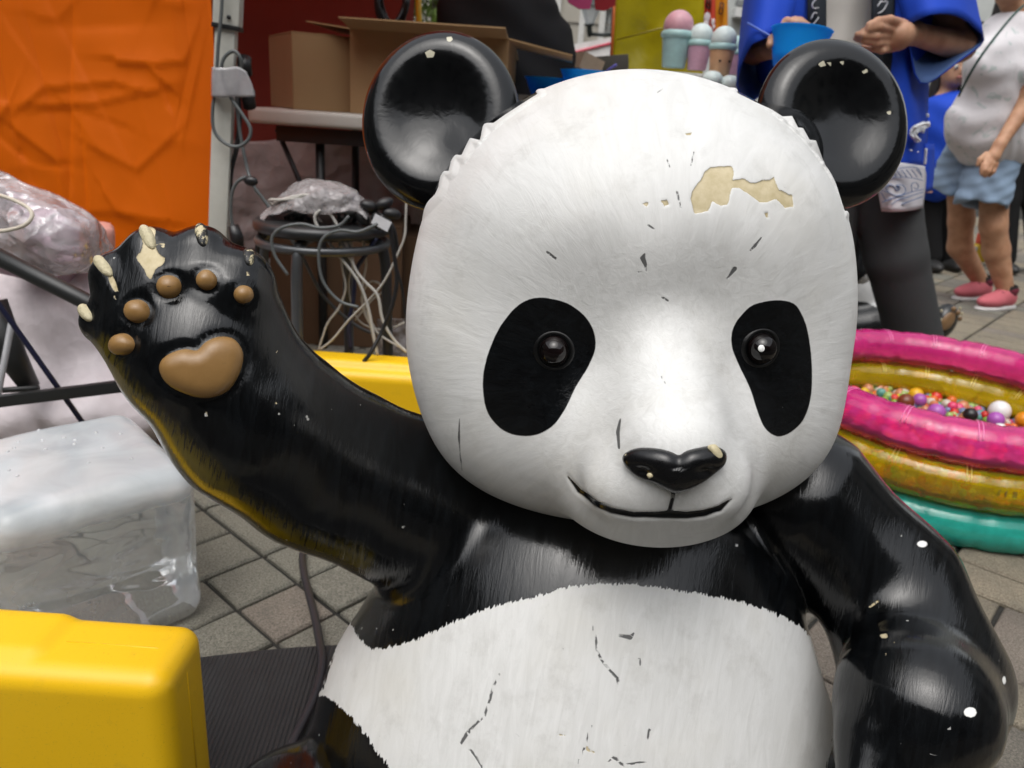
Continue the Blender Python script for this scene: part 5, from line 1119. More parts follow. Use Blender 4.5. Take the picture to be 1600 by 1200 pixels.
    fill = N('ball_fill'); co = fill.coord('Object'); vo = fill.n('ShaderNodeTexVoronoi'); vo.inputs['Scale'].default_value = 62; fill.put(vo.inputs['Vector'], co)
    hsv = fill.n('ShaderNodeHueSaturation'); fill.put(hsv.inputs['Color'], vo.outputs['Color']); hsv.inputs['Saturation'].default_value = 1.3; hsv.inputs['Value'].default_value = .8
    fill.set(Base_Color=fill.mix(.45, hsv.outputs[0], (.5,.2,.03)), Roughness=.4, Normal=fill.bump(fill.math('SUBTRACT', 1., vo.outputs['Distance']), 1., .02))
    tag(MB().lathe([(R_-.047,.016),(R_-.047,zt-.012),(.001,zt-.008)], (cx,cy,0), 64).build('packed_balls', fill.m), 'packed layer of tiny balls underneath in the inflatable pool', 'balls', None, 'stuff')
    X = lambda x, y, z: G(x, y, z)
    for x, y, s, c, lb in ((1334,613,.0175,(.60,.03,.02),'red ball at the left of the inflatable pool beside the statue cheek'),(1415,628,.021,(.16,.035,.012),'brown ball next to the purple one in the inflatable pool'),(1431,617,.019,(.66,.36,.01),'yellow ball behind the purple and brown balls'),(1437,625,.0175,(.34,.09,.36),'purple ball in front of the yellow ball'),
        (1421,648,.019,(.012,.012,.013),'black ball half hidden by the pink rim'),(1463,644,.0215,(.36,.09,.38),'large purple ball close to the pink rim'),(1461,656,.017,(.20,.05,.02),'brown ball under the large purple ball at the rim'),(1516,648,.0175,(.012,.012,.013),'black ball in the middle of the inflatable pool'),
        (1562,642,.026,(.72,.72,.72),'big white ball, largest in the inflatable pool'),(1556,656,.0200,(.36,.09,.40),'purple ball in front of the big white one'),(1600,656,.020,(.68,.24,.01),'orange ball at the right picture edge'),(1562,673,.018,(.02,.02,.02),'dark ball at the rim under the purple and white balls'),(1488,635,.0125,(.62,.05,.14),'small hot pink ball between the purple and black balls')):
        s *= 1.05; p = G(x, y, zt+s*.75); tag(MB().sph(p, s, 24, 16).build('play_ball', plain('big_ball_%d' % int(x), c, .32, var=.05, scale=4)), lb, 'ball', 'larger balls in the inflatable pool')
    for x, y, s, c, lb in ((1340,668,.020,(.8,.10,.35),'ball seen through the pink rim at its left'),(1432,705,.0215,(.8,.12,.45),'pale purple ball seen through the pink rim'),(1478,708,.022,(.40,.08,.45),'purple ball seen through the middle of the pink rim')):
        r = ray(x, y); t = 1.2
        for k in range(400):
            p = CAM+r*t
            if math.hypot(p[0]-cx, p[1]-cy) < R_-.050: break
            t += .003
        tag(MB().sph(p, s, 20, 14).build('play_ball', plain('seen_ball_%d' % int(x), c, .32)), lb, 'ball', 'larger balls in the inflatable pool')
def second_panda():
    Y = 3.05; Q = lambda x, y, dy=0.: PY(x, y, Y+dy)
    root = empty('panda_statue', (Q(1340,500)[0], Y, 0), 'second panda statue sitting on the paving behind the gray trouser leg', 'statue')
    bp = plain('statue_black', (.012,.013,.014), .25, scale=60, bump=.3); wp = plain('statue_white', (.62,.63,.62), .4, scale=40)
    body = [('e', Q(1330,455,.10), (.15,.15,.17), I3, 0), ('c', Q(1270,520,-.02), Q(1380,505,-.05), .085, .075, .03), ('c', Q(1380,505,-.05), Q(1450,512,-.08), .075, .055, .03), ('e', Q(1474,502,-.10), (.055,.045,.072), _R((0,25,35)), .02), ('c', Q(1290,400,-.02), Q(1352,380,-.16), .06, .05, .03), ('c', Q(1352,380,-.16), Q(1345,425,-.2), .05, .045, .02)]
    o, s = sculpt('body', body, .008, None, root); me = o.data; V = np.array([v.co[:] for v in me.vertices]); x, y, d = proj(V)
    w = polysd(x, y, [(1250,470),(1330,448),(1375,412),(1420,440),(1440,500),(1390,492),(1355,472),(1300,468),(1250,478)]); fattr(me, 'w', w)
    g = N('second_statue_paint'); f = g.ramp(g.attr('w'), -1, 1); n = g.noise(g.coord(), 60, 4); g.set(Base_Color=g.mix(f, (.012,.013,.014), g.mix(n, (.52,.53,.53), (.66,.66,.65))), Roughness=.27, Normal=g.bump(n, .25, .003)); me.materials.append(g.m)
    sculpt('head', [('e', Q(1275,320,-.05), (.19,.17,.175), I3, 0), ('e', Q(1305,350,-.2), (.07,.07,.05), I3, .04)], .010, wp, root)
    fp = N('sole_pad'); n = fp.noise(fp.coord(), 40, 4); fp.set(Base_Color=fp.mix(n, (.16,.09,.04), (.30,.18,.09)), Roughness=.4)
    c = Q(1481,502,-.155); MB().sph(c, (.030,.010,.040), 16, 10, _R((0,35,20))).build('sole_pad', fp.m, root)
    cr = plain('cream_chip', (.45,.40,.27), .6)
    for (x_, y_) in ((1470,500),(1471,486),(1500,482),(1503,490)): MB().sph(Q(x_, y_, -.17), (.005,.004,.007), 8, 6).build('paint_chip', cr, root)
    for i, (x_, y_, s_) in enumerate(((1490,483,.010),(1497,489,.010),(1500,498,.009))): MB().sph(Q(x_, y_, -.155), (s_,.006,s_), 10, 7).build('toe_pad', fp.m, root)
skin = None
def skin_mat(name='skin', a=(.42,.215,.13), b=(.52,.285,.185)):
    g = N(name); co = g.coord(); n = g.noise(co, 20, 4); f = g.noise(co, 220, 3); g.set(Base_Color=g.mix(g.ramp(n, .35, .65), a, b), Roughness=.55, Subsurface_Weight=.12, Subsurface_Scale=.02, Normal=g.bump(f, .12, .001)); return g.m
def face(root, head_c, R, fwd_ax, hair, s=1.):
    """eyes, brows and lips on a head; R columns: right, forward, up"""
    L = lambda a, b, c: np.asarray(head_c)+R@(np.array([a, b, c])*s)
    for k in (-1, 1):
        e = MB().sph(L(k*.032,.083,.005), .012*s, 12, 8).build('eye', plain('eye_white', (.6,.6,.58), .3), root); MB().sph(L(k*.032,.0925,.005), .006*s, 10, 6).build('iris', plain('iris_dark', (.015,.01,.008), .2), e)
        MB().tube([L(k*.018,.094,.028), L(k*.034,.094,.033), L(k*.05,.084,.027)], .003*s, 6).build('eyebrow', hair, root)
    MB().tube([L(-.022,.092,-.05), L(-.008,.100,-.048), L(.008,.100,-.048), L(.022,.092,-.05)], .005*s, 8).build('lips', plain('lip_skin', (.36,.12,.10), .5), root)
def man():
    Y = 2.42; Q = lambda x, y, dy=0.: PY(x, y, Y+dy); sk = skin_mat('man_skin', (.40,.21,.125), (.54,.31,.20))
    root = empty('person', (Q(1380,500)[0], Y, 0), 'person in an open bright blue festival coat holding a sky blue bowl behind the ear', 'person')
    z = lambda px, py, dy=0.: Q(px, py, dy)
    sh = z(1325,-75,.06)   # centre between the shoulders
    U = np.array([0,0,1.]); hc = sh+np.array([0.0,-.03,.27])
    RS, LS = z(1232,-62,.05), z(1418,-58,.07)     # shoulders, viewer's left and right
    RE, RW = z(1180,75,.03), z(1222,72,-.17)      # elbow, wrist of the hand with the bowl
    LE, LW = z(1500,72,-.02), z(1427,52,-.16)
    hipL, hipR = z(1300,245,.05), z(1372,245,.05)
    kL, kR = z(1285,395,-.02), z(1400,402,-.03); aL, aR = np.array([z(1268,560)[0],Y,.09]), np.array([z(1436,540)[0],Y-.01,.10])
    F_ = .0095
    L = [('e', hc, (.078,.095,.115), I3, 0), ('e', hc+np.array([0,-.045,-.06]), (.05,.05,.05), I3, .04), ('c', hc+np.array([0,.02,-.09]), sh+np.array([0,.02,.0]), .055, .06, .03),
         ('e', hc+np.array([0,-.098,-.015]), (.012,.016,.02), I3, .012), ('e', hc+np.array([-.079,.01,-.01]), (.012,.02,.03), I3, .008), ('e', hc+np.array([.079,.01,-.01]), (.012,.02,.03), I3, .008),
         ('e', (sh+hipL+hipR)/3+np.array([0,.03,.05]), (.15,.09,.26), I3, .05), ('c', RS, RE, .05, .042, .03), ('c', RE, RW, .042, .027, .02), ('c', LS, LE, .05, .040, .03), ('c', LE, LW, .040, .027, .02),
         ('c', hipL, kL, .085, .055, .03), ('c', kL, aL, .055, .038, .02), ('c', hipR, kR, .085, .055, .03), ('c', kR, aR, .055, .038, .02),
         ('c', aL, aL+np.array([0,-.12,-.06]), .04, .03, .02), ('c', aR, aR+np.array([0,-.12,-.06]), .04, .03, .02)]
    # left hand (viewer's right): palm and five curled fingers pinching
    p = lambda x, y, dy: z(x, y, dy)
    L += [('c', LW, p(1404,55,-.20), .030, .031, .012), ('e', p(1402,58,-.20), (.036,.022,.034), I3, .012)]
    for pts, r0 in (([(1412,38,-.19),(1390,31,-.235),(1372,33,-.26),(1359,39,-.27)],.0125), ([(1392,46,-.22),(1374,42,-.265),(1358,45,-.27),(1349,49,-.255)],.0105), ([(1392,56,-.20),(1370,57,-.262),(1350,55,-.265),(1340,54,-.245)],.0108), ([(1392,67,-.19),(1370,68,-.255),(1350,63,-.258),(1338,60,-.235)],.0104), ([(1396,76,-.17),(1378,79,-.23),(1362,76,-.235),(1350,72,-.22)],.0092)):
        for a, b in zip(pts[:-1], pts[1:]): i = pts.index(a); L.append(('c', p(*a), p(*b), r0*(1-.08*i), r0*(1-.08*(i+1)), .004))
    # hand behind the bowl
    L += [('c', RW, p(1228,50,-.18), .028, .028, .012), ('e', p(1231,46,-.18), (.035,.02,.028), I3, .012)]
    for pts in ([(1222,38,-.17),(1230,33,-.19),(1238,35,-.21)], [(1232,36,-.17),(1242,32,-.19),(1249,35,-.215)], [(1240,38,-.17),(1250,33,-.19),(1256,37,-.215)], [(1246,42,-.16),(1256,38,-.18),(1262,41,-.205)], [(1214,52,-.19),(1206,60,-.24),(1203,70,-.26)]):
        for a, b in zip(pts[:-1], pts[1:]): L.append(('c', p(*a), p(*b), .0105, .0095, .004))
    sculpt('body', L, .0055, sk, root)
    hair = plain('black_hair', (.015,.012,.011), .5, scale=200)
    sculpt('hair', [('e', hc+np.array([0,.022,.03]), (.088,.098,.105), I3, 0), ('-', hc+np.array([0,-.085,-.05]), (.09,.07,.10), I3, .01)], .01, hair, root); face(root, hc, np.array([[1,0,0],[0,-1,0],[0,0,1.]]).T, 0, hair)
    fold = lambda s_, am: (lambda X: am*np.sin(X[..., 2]*s_*.6+X[..., 0]*s_*1.3+2*np.sin(X[..., 2]*9))*np.sin(X[..., 0]*s_-X[..., 2]*s_*.35))
    sculpt('shirt', [('e', sh+np.array([0,.0,-.17]), (.155,.105,.22), I3, 0), ('c', sh+np.array([0,.01,-.3]), (hipL+hipR)/2+np.array([0,0,.05]), .125, .13, .06)], .009, fabric('grey_white_tee', (.50,.48,.44), .8), root, fold(34, .004))
    tr = fabric('dark_grey_cotton', (.045,.047,.048), .85, bump=.5)
    def trf(X): return .010*(1-np.abs(np.sin(X[..., 2]*19+X[..., 0]*16+1.6*np.sin(X[..., 0]*17+X[..., 2]*5))))**3*np.clip(.4+np.sin(X[..., 2]*9+1), 0, 1)
    sculpt('trousers', [('e', (hipL+hipR)/2+np.array([0,.02,.03]), (.17,.13,.13), I3, 0), ('c', hipL, kL, .108, .088, .03), ('c', kL, aL+np.array([0,0,.03]), .088, .082, .02), ('c', hipR, kR, .108, .090, .03), ('c', kR, aR+np.array([.002,0,.03]), .088, .082, .015)], .008, tr, root, trf)
    shoe = plain('black_shoe', (.02,.02,.02), .5)
    for a in (aL, aR):
        s_, _ = sculpt('shoe', [('e', a+np.array([0,-.06,-.055]), (.05,.13,.045), I3, 0), ('c', a+np.array([0,.02,-.03]), a, .05, .05, .03)], .009, shoe, root)
    # festival coat
    blue = fabric('happi_blue', (.008,.055,.46), .75, bump=.3); lin = fabric('happi_lining', (.09,.16,.36), .8); navy = fabric('happi_collar', (.012,.016,.022), .75)
    coat = tag(empty('coat', sh, None, None)); coat.parent = root; coat.matrix_parent_inverse = parent_inv(root)
    for k_ in list(coat.keys()): del coat[k_]
    fo = lambda g_: g_+np.stack([noise3(g_, 11., 31)*.004, noise3(g_, 16., 32)*.010, noise3(g_, 11., 33)*.003], -1)
    sheet('front_panel', [[z(1397,-95,-.02),z(1420,-92,-.06),z(1450,-85,.0),z(1475,-70,.1)],[z(1396,0,-.10),z(1420,0,-.13),z(1450,5,-.06),z(1478,10,.08)],[z(1380,90,-.12),z(1405,90,-.15),z(1432,92,-.10),z(1456,95,.05)],[z(1364,180,-.14),z(1392,180,-.17),z(1425,180,-.14),z(1450,182,.0)],[z(1358,262,-.15),z(1388,262,-.18),z(1420,262,-.16),z(1447,262,-.04)]], [blue, lin], coat, 8, 6, .004, fo, [blue, lin])
    sheet('front_panel', [[z(1262,-95,-.02),z(1235,-92,-.06),z(1200,-85,.0),z(1175,-70,.1)],[z(1263,0,-.10),z(1235,0,-.13),z(1200,5,-.10),z(1172,10,.05)],[z(1262,90,-.10),z(1235,90,-.13),z(1205,92,-.10),z(1180,95,.05)],[z(1268,200,-.12),z(1240,200,-.14),z(1215,200,-.1),z(1195,202,.0)]], blue, coat, 8, 6, .004, fo)
    sheet('back_panel', [[z(1190,y,.10),z(1250,y,.20),z(1325,y,.24),z(1400,y,.20),z(1455-(y>60)*8,y,.08)] for y in (-80,40,160,300)], blue, coat, 6, 6, .004, fo)
    for x0, x1, s_ in ((1262,1290,-1),(1362,1397,1)):
        sheet('collar', [[z(x0+(-6 if y < 0 else 0)*0, y, dy-.006), z((x0+x1)/2, y, dy-.022), z(x1, y, dy-.01)] for y, dy in ((-90,-.05),(-30,-.09),(30,-.12),(90,-.13),(150,-.14))], navy, coat, 5, 5, .006)
    wt = plain('print_white', (.62,.64,.66), .7)
    def ink(pts, dy=-.155, r_=.0042, m_=wt, par=coat, nm='lettering'): MB().tube(catmull([z(x, y, dy) for x, y in pts], 4), r_, 6, flat=.35).build(nm, m_, par)
    ink([(1279,-4),(1271,3),(1269,9),(1272,13),(1279,12)], -.148); ink([(1270,-8),(1274,0)], -.148); ink([(1267,30),(1272,20),(1277,21)], -.15, .0035); ink([(1270,38),(1275,33),(1279,27)], -.15, .0035)
    ink([(1371,10),(1375,4),(1378,1)], -.150); ink([(1376,3),(1386,3),(1384,10),(1379,17),(1372,21)], -.150); ink([(1387,-6),(1390,-2)], -.15, .003); ink([(1370,33),(1371,29)], -.152, .0035); ink([(1377,32),(1377,26)], -.152, .0035)
    # sleeves: open tubes with a lighter lining
    def sleeve(rings):
        R_ = [catmull(list(r)+[r[0]], 4)[:-1] for r in rings]; n = len(R_[0]); cols_ = [catmull([r[i] for r in R_], 6) for i in range(n)]; g_ = np.array(cols_); g_ = fo(g_); nV = g_.shape[1]
        f = [(i*nV+j, ((i+1) % n)*nV+j, ((i+1) % n)*nV+j+1, i*nV+j+1) for i in range(n) for j in range(nV-1)]
        o = link('sleeve', mesh('sleeve', g_.reshape(-1, 3), np.array(f)), [blue, lin], coat); md = o.modifiers.new('t', 'SOLIDIFY'); md.thickness = .005; md.offset = 0
        bm = bmesh.new(); bm.from_mesh(o.data); bmesh.ops.recalc_face_normals(bm, faces=bm.faces)
        bm.to_mesh(o.data); bm.free(); md.material_offset = 1; return o
    sleeve([[z(1385,-95,-.02),z(1430,-100,-.06),z(1465,-90,.02),z(1462,-50,.12),z(1430,0,.12),z(1395,-20,.06)],
            [z(1400,-20,-.12),z(1450,-45,-.16),z(1508,-40,-.06),z(1515,15,.06),z(1475,70,.04),z(1425,70,-.06)],
            [z(1414,40,-.17),z(1456,22,-.24),z(1505,28,-.18),z(1536,62,-.06),z(1492,100,-.11),z(1440,128,-.15)]])
    sleeve([[z(1262,-95,-.02),z(1220,-100,-.06),z(1180,-90,.02),z(1182,-50,.12),z(1215,0,.12),z(1250,-20,.06)],
            [z(1245,-15,-.12),z(1200,-45,-.12),z(1170,-30,.0),z(1162,40,.10),z(1190,95,.12),z(1228,60,.04)],
            [z(1222,48,-.20),z(1190,62,-.23),z(1168,78,-.2),z(1151,132,-.1),z(1176,158,-.06),z(1225,100,-.10)]])
    # lower band with the wave pattern
    wv_ = fabric('wave_cloth', (.58,.57,.60), .8)
    sheet('wave_hem', [[z(1366,255,-.157),z(1390,252,-.187),z(1420,256,-.168),z(1446,260,-.05)],[z(1370,285,-.165),z(1390,285,-.195),z(1420,285,-.172),z(1446,285,-.06)],[z(1378,330,-.17),z(1398,331,-.20),z(1422,329,-.178),z(1441,325,-.07)]], wv_, coat, 6, 6, .004)
    sheet('hem_strip', [[z(1445,225,-.05),z(1452,225,-.03),z(1459,225,.02)],[z(1444,265,-.06),z(1451,265,-.04),z(1459,265,.02)],[z(1443,300,-.06),z(1449,300,-.04),z(1456,298,.02)]], blue, coat, 4, 4, .004)
    bi = plain('print_blue', (.02,.09,.26), .7)
    def bl_(pts, r_=.0022): ink(pts, -.20, r_, bi, coat, 'wave_line')
    bl_([(1376,282),(1400,277),(1425,278),(1442,282)]); bl_([(1394,266),(1412,262),(1432,262),(1440,273)])
    for k in range(6): bl_([(1392+k*8,266-k*.3),(1397+k*8,271),(1401+k*8,277)])
    bl_([(1388,300),(1384,294),(1390,289),(1397,292),(1400,297),(1405,296),(1404,291),(1401,294)]); bl_([(1400,290),(1410,289),(1415,297),(1411,304),(1400,306),(1386,300),(1376,297)])
    bl_([(1424,290),(1426,286),(1432,286),(1435,291),(1432,296),(1428,293)]); bl_([(1424,290),(1425,299)])
    bl_([(1378,316),(1392,311),(1412,304),(1428,299),(1443,296)]); bl_([(1393,320),(1402,313),(1418,308),(1442,300)]); bl_([(1408,320),(1420,315),(1442,307)]); bl_([(1376,300),(1382,310),(1384,313)])
    # white splash print on the coat
    sp = []
    for pts, r_ in (([(1427,200),(1434,196),(1443,193),(1451,194)],.009),([(1429,203),(1428,212),(1434,217),(1437,220)],.007),([(1441,198),(1443,206)],.006),([(1450,190),(1451,198)],.007),([(1449,178),(1450,183)],.006),([(1423,234),(1424,236)],.005),([(1434,237),(1435,238)],.0035),([(1447,232),(1446,245),(1445,257)],.006)):
        ink(pts, -.190 if pts[0][0] < 1440 else -.155, r_*1.25, wt, coat, 'splash_print')
    pl_ = [(1424,205),(1428,198),(1436,194),(1445,190),(1452,191),(1451,199),(1446,201),(1444,208),(1440,205),(1436,206),(1433,210),(1436,216),(1439,221),(1434,223),(1430,216),(1426,214),(1423,210)]
    fp_ = [z(x, y, -.196+.11*max(0, (x-1430)/22.)) for x, y in pl_]; n_ = len(fp_); MB().add(fp_+[q_+np.array([0,.012,0]) for q_ in fp_], [tuple(range(n_)), tuple(range(2*n_-1, n_-1, -1))]+[(i, (i+1) % n_, (i+1) % n_+n_, i+n_) for i in range(n_)]).build('splash_print', wt, coat, False)
    # bowl he holds, and its handle stick
    bp_ = p(1241,104,-.27); bm_ = _mats['sky_blue_plastic']
    rt_ = empty('blue_bowl', bp_, 'sky blue ribbed plastic bowl held up by the person in the blue coat', 'bowl', 'sky blue plastic bowls'); Rm = _R((-5,4,0)); n = 48; rings = []; R_ = .0745; h = .088
    for (r_, z_) in ((.60,0),(.72,.0),(.80,.30),(.92,.80),(1.0,.97),(1.03,1.0),(1.0,1.0),(.96,.95),(.86,.78),(.74,.33),(.6,.05),(.01,.04)):
        rings.append([bp_+Rm@np.array([R_*r_*(1+(.022*math.cos(22*a) if .2 < z_ < .9 else 0))*math.cos(a), R_*r_*(1+(.022*math.cos(22*a) if .2 < z_ < .9 else 0))*math.sin(a), h*z_]) for a in np.linspace(0, 6.2832, n, endpoint=False)])
    MB().loft(rings, True).build('shell', bm_, rt_)
    tag(MB().tube([p(1168,36,-.2), p(1200,54,-.24), p(1212,62,-.25)], .0028, 6).build('stick', plain('blue_stick', (.12,.2,.6), .4)), 'thin blue stick held with the bowl in front of the blue sleeve', 'stick')
def shoe(root, a, d, s=1.):
    d = np.array([d[0], d[1], 0.]); d /= np.linalg.norm(d); sd_ = np.array([-d[1], d[0], 0]); R = np.stack([sd_, d, [0,0,1.]], 1); A = np.array([a[0], a[1], 0.])
    pk = fabric('pink_mesh_shoe', (.52,.13,.155), .75, scale=500); sw = plain('white_sole', (.55,.53,.52), .5); mr = fabric('maroon_trim', (.14,.02,.035), .8)
    o, _ = sculpt('shoe', [('e', A+R@np.array([0,.10,.052])*s, (.047*s,.102*s,.034*s), R, 0), ('e', A+R@np.array([0,-.01,.060])*s, (.043*s,.062*s,.052*s), R, .03), ('c', A+R@np.array([0,.01,.090])*s, A+R@np.array([0,.10,.058])*s, .036*s, .026*s, .03)], .006, pk, root)
    sculpt('sole', [('e', A+R@np.array([0,.10,.017])*s, (.049*s,.108*s,.018*s), R, 0), ('e', A+R@np.array([0,-.02,.018])*s, (.043*s,.065*s,.020*s), R, .03)], .006, sw, o)
    MB().lathe([(.044*s,-.018),(.049*s,.006*s),(.047*s,.018*s),(.038*s,.020*s)], A+R@np.array([0,-.006,.100])*s, 20, R).build('collar_trim', mr, o)
    for k in range(4): MB().tube([A+R@np.array([x_, .02+.022*k, .131-.0135*k-abs(x_)*.28])*s for x_ in (-.026,-.012,0,.012,.026)], .0032*s, 6).build('lace', mr, o)
def woman():
    Y = 3.80; Q = lambda x, y, dy=0.: PY(x, y, Y+dy); sk = skin_mat('woman_skin', (.40,.20,.11), (.54,.30,.18))
    root = empty('person', (Q(1530,480)[0], Y, 0), 'person in a white T-shirt, denim shorts and pink trainers standing at the right picture edge', 'person')
    hc = Q(1582,-42,0); sh = Q(1600,42,.02)
    a1, a2 = np.array([G(1550,478)[0], 3.86, .085]), np.array([G(1496,455)[0], 4.08, .085])
    k1, k2 = Q(1552,352,.02), Q(1502,345,.20); h1, h2 = Q(1556,250,.04), Q(1508,250,.12)
    S1, E1, W1 = Q(1622,70,-.12), Q(1602,165,-.14), Q(1562,226,-.20)
    L = [('e', hc, (.075,.09,.11), I3, 0), ('c', hc+np.array([.02,.02,-.08]), sh, .05, .055, .03), ('e', hc+np.array([-.03,-.05,-.055]), (.045,.045,.045), I3, .03), ('e', Q(1556,140,.06), (.12,.09,.22), I3, .05),
         ('c', S1, E1, .045, .038, .02), ('c', E1, W1, .038, .025, .015), ('c', W1, Q(1553,243,-.21), .026, .028, .012), ('e', Q(1550,247,-.21), (.028,.022,.04), _R((0,20,0)), .01),
         ('c', h1, k1, .070, .060, .03), ('c', k1, Q(1556,390,.05), .058, .060, .02), ('c', Q(1556,390,.05), a1, .060, .036, .02), ('c', h2+np.array([0,.04,0]), k2, .066, .060, .03), ('c', k2, Q(1500,385,.24), .058, .058, .02), ('c', Q(1500,385,.24), a2, .058, .036, .02),
         ('c', a1, a1+np.array([-.09,-.06,-.04]), .034, .025, .02), ('c', a2, a2+np.array([-.09,-.06,-.04]), .034, .025, .02)]
    for pts in ([(1543,246,-.22),(1537,258,-.235),(1533,266,-.235)],[(1547,252,-.23),(1539,265,-.245),(1534,272,-.24)],[(1552,255,-.23),(1545,268,-.245),(1539,275,-.24)],[(1557,256,-.22),(1552,268,-.235),(1546,274,-.23)],[(1541,240,-.21),(1531,249,-.22),(1528,258,-.22)]):
        for a, b in zip(pts[:-1], pts[1:]): L.append(('c', Q(*a), Q(*b), .0105, .009, .004))
    sculpt('body', L, .008, sk, root)
    sculpt('mask', [('e', hc+np.array([-.025,-.055,-.045]), (.066,.058,.055), I3, 0)], .008, plain('pale_mask', (.62,.60,.62), .8), root)
    hair = plain('black_hair', (.015,.012,.011), .5, scale=200); sculpt('hair', [('e', hc+np.array([.02,.03,.03]), (.095,.10,.11), I3, 0), ('-', hc+np.array([-.05,-.08,-.04]), (.07,.07,.09), I3, .01)], .012, hair, root); face(root, hc, np.array([[1,0,0],[0,-1,0],[0,0,1.]]).T, 0, hair)
    tee = N('white_tee'); co = tee.coord('Object'); n = tee.noise(co, 7, 4); pr = tee.ramp(tee.noise(co, 14, 3, .5, 1.5), .60, .66); pos = tee.n('ShaderNodeSeparateXYZ'); tee.put(pos.inputs[0], co)
    tee.set(Base_Color=tee.mix(tee.math('MULTIPLY', pr, .35), tee.mix(n, (.62,.60,.62), (.74,.72,.73)), (.10,.30,.24)), Roughness=.85, Normal=tee.bump(tee.noise(co, 9, 4, .6, .6), .22, .02))
    fold = lambda X: .0022*np.sin(X[..., 2]*22+X[..., 0]*37)*np.sin(X[..., 0]*22-X[..., 2]*17)+.0025*np.sin(X[..., 2]*60+X[..., 0]*50+4*np.sin(X[..., 0]*20))
    L = [('e', Q(1575,80,.02), (.15,.13,.17), I3, 0), ('c', Q(1562,120,.0), Q(1543,205,.04), .145, .165, .06), ('c', Q(1515,190,.02), Q(1572,212,.04), .105, .150, .05), ('e', Q(1550,100,-.06), (.11,.08,.10), I3, .08), ('c', Q(1610,52,-.05), Q(1622,110,-.13), .07, .085, .03), ('c', Q(1560,45,.05), Q(1550,70,.08), .06, .08, .03)]
    sculpt('t_shirt', L, .010, tee.m, root, fold)
    dn = fabric('washed_denim', (.27,.37,.50), .85, scale=400, bump=.6)
    A1, B1 = Q(1556,236,.05), Q(1533,321,.0); A2, B2 = Q(1513,236,.15), Q(1484,297,.20)
    def leg_(X, A_, B_, r0, r1):
        ab = (B_-A_)/np.linalg.norm(B_-A_); c_ = cone(X, A_, B_+ab*.12, r0, r1+.01)
        c_ = smax(c_, (((X-B_.astype(f32))@ab.astype(f32))), .006)
        inner = cone(X, A_+ab*.10, B_+ab*.2, r0-.02, r1-.012); return smax(c_, -inner, .003)
    def shorts_(X):
        w_ = .0035*np.sin(X[..., 2]*55+X[..., 0]*40+3*np.sin(X[..., 0]*15))+.002*np.sin(X[..., 2]*120-X[..., 0]*60)
        d_ = ell(X, Q(1537,226,.09), (.160,.135,.10), I3); return smin(smin(leg_(X, A1, B1, .112, .112), leg_(X, A2, B2, .106, .100), .012), d_, .03)+w_
    V_, F_q = surfnet(shorts_, Q(1540,250,.1)-np.array([.34,.3,.34]), Q(1540,250,.1)+np.array([.3,.35,.22]), .009)
    so = link('denim_shorts', mesh('denim_shorts', V_, F_q), dn, root)
    st = plain('dark_green_strap', (.015,.05,.04), .6)
    MB().tube(catmull([Q(1612,-2,-.17), Q(1585,22,-.22), Q(1555,58,-.25), Q(1530,92,-.25), Q(1512,122,-.2), Q(1498,150,-.08)], 6), .007, 6, flat=.5).build('bag_strap', st, root)
    sc = fabric('black_sock', (.015,.013,.013), .85)
    for a in (a1, a2): MB().lathe([(.044,.02),(.045,.05),(.044,.078),(.039,.081)], (a[0], a[1], .050), 20).build('sock', sc, root)
    shoe(root, a1, (-.80,-.42)); shoe(root, a2, (-.75,-.40))
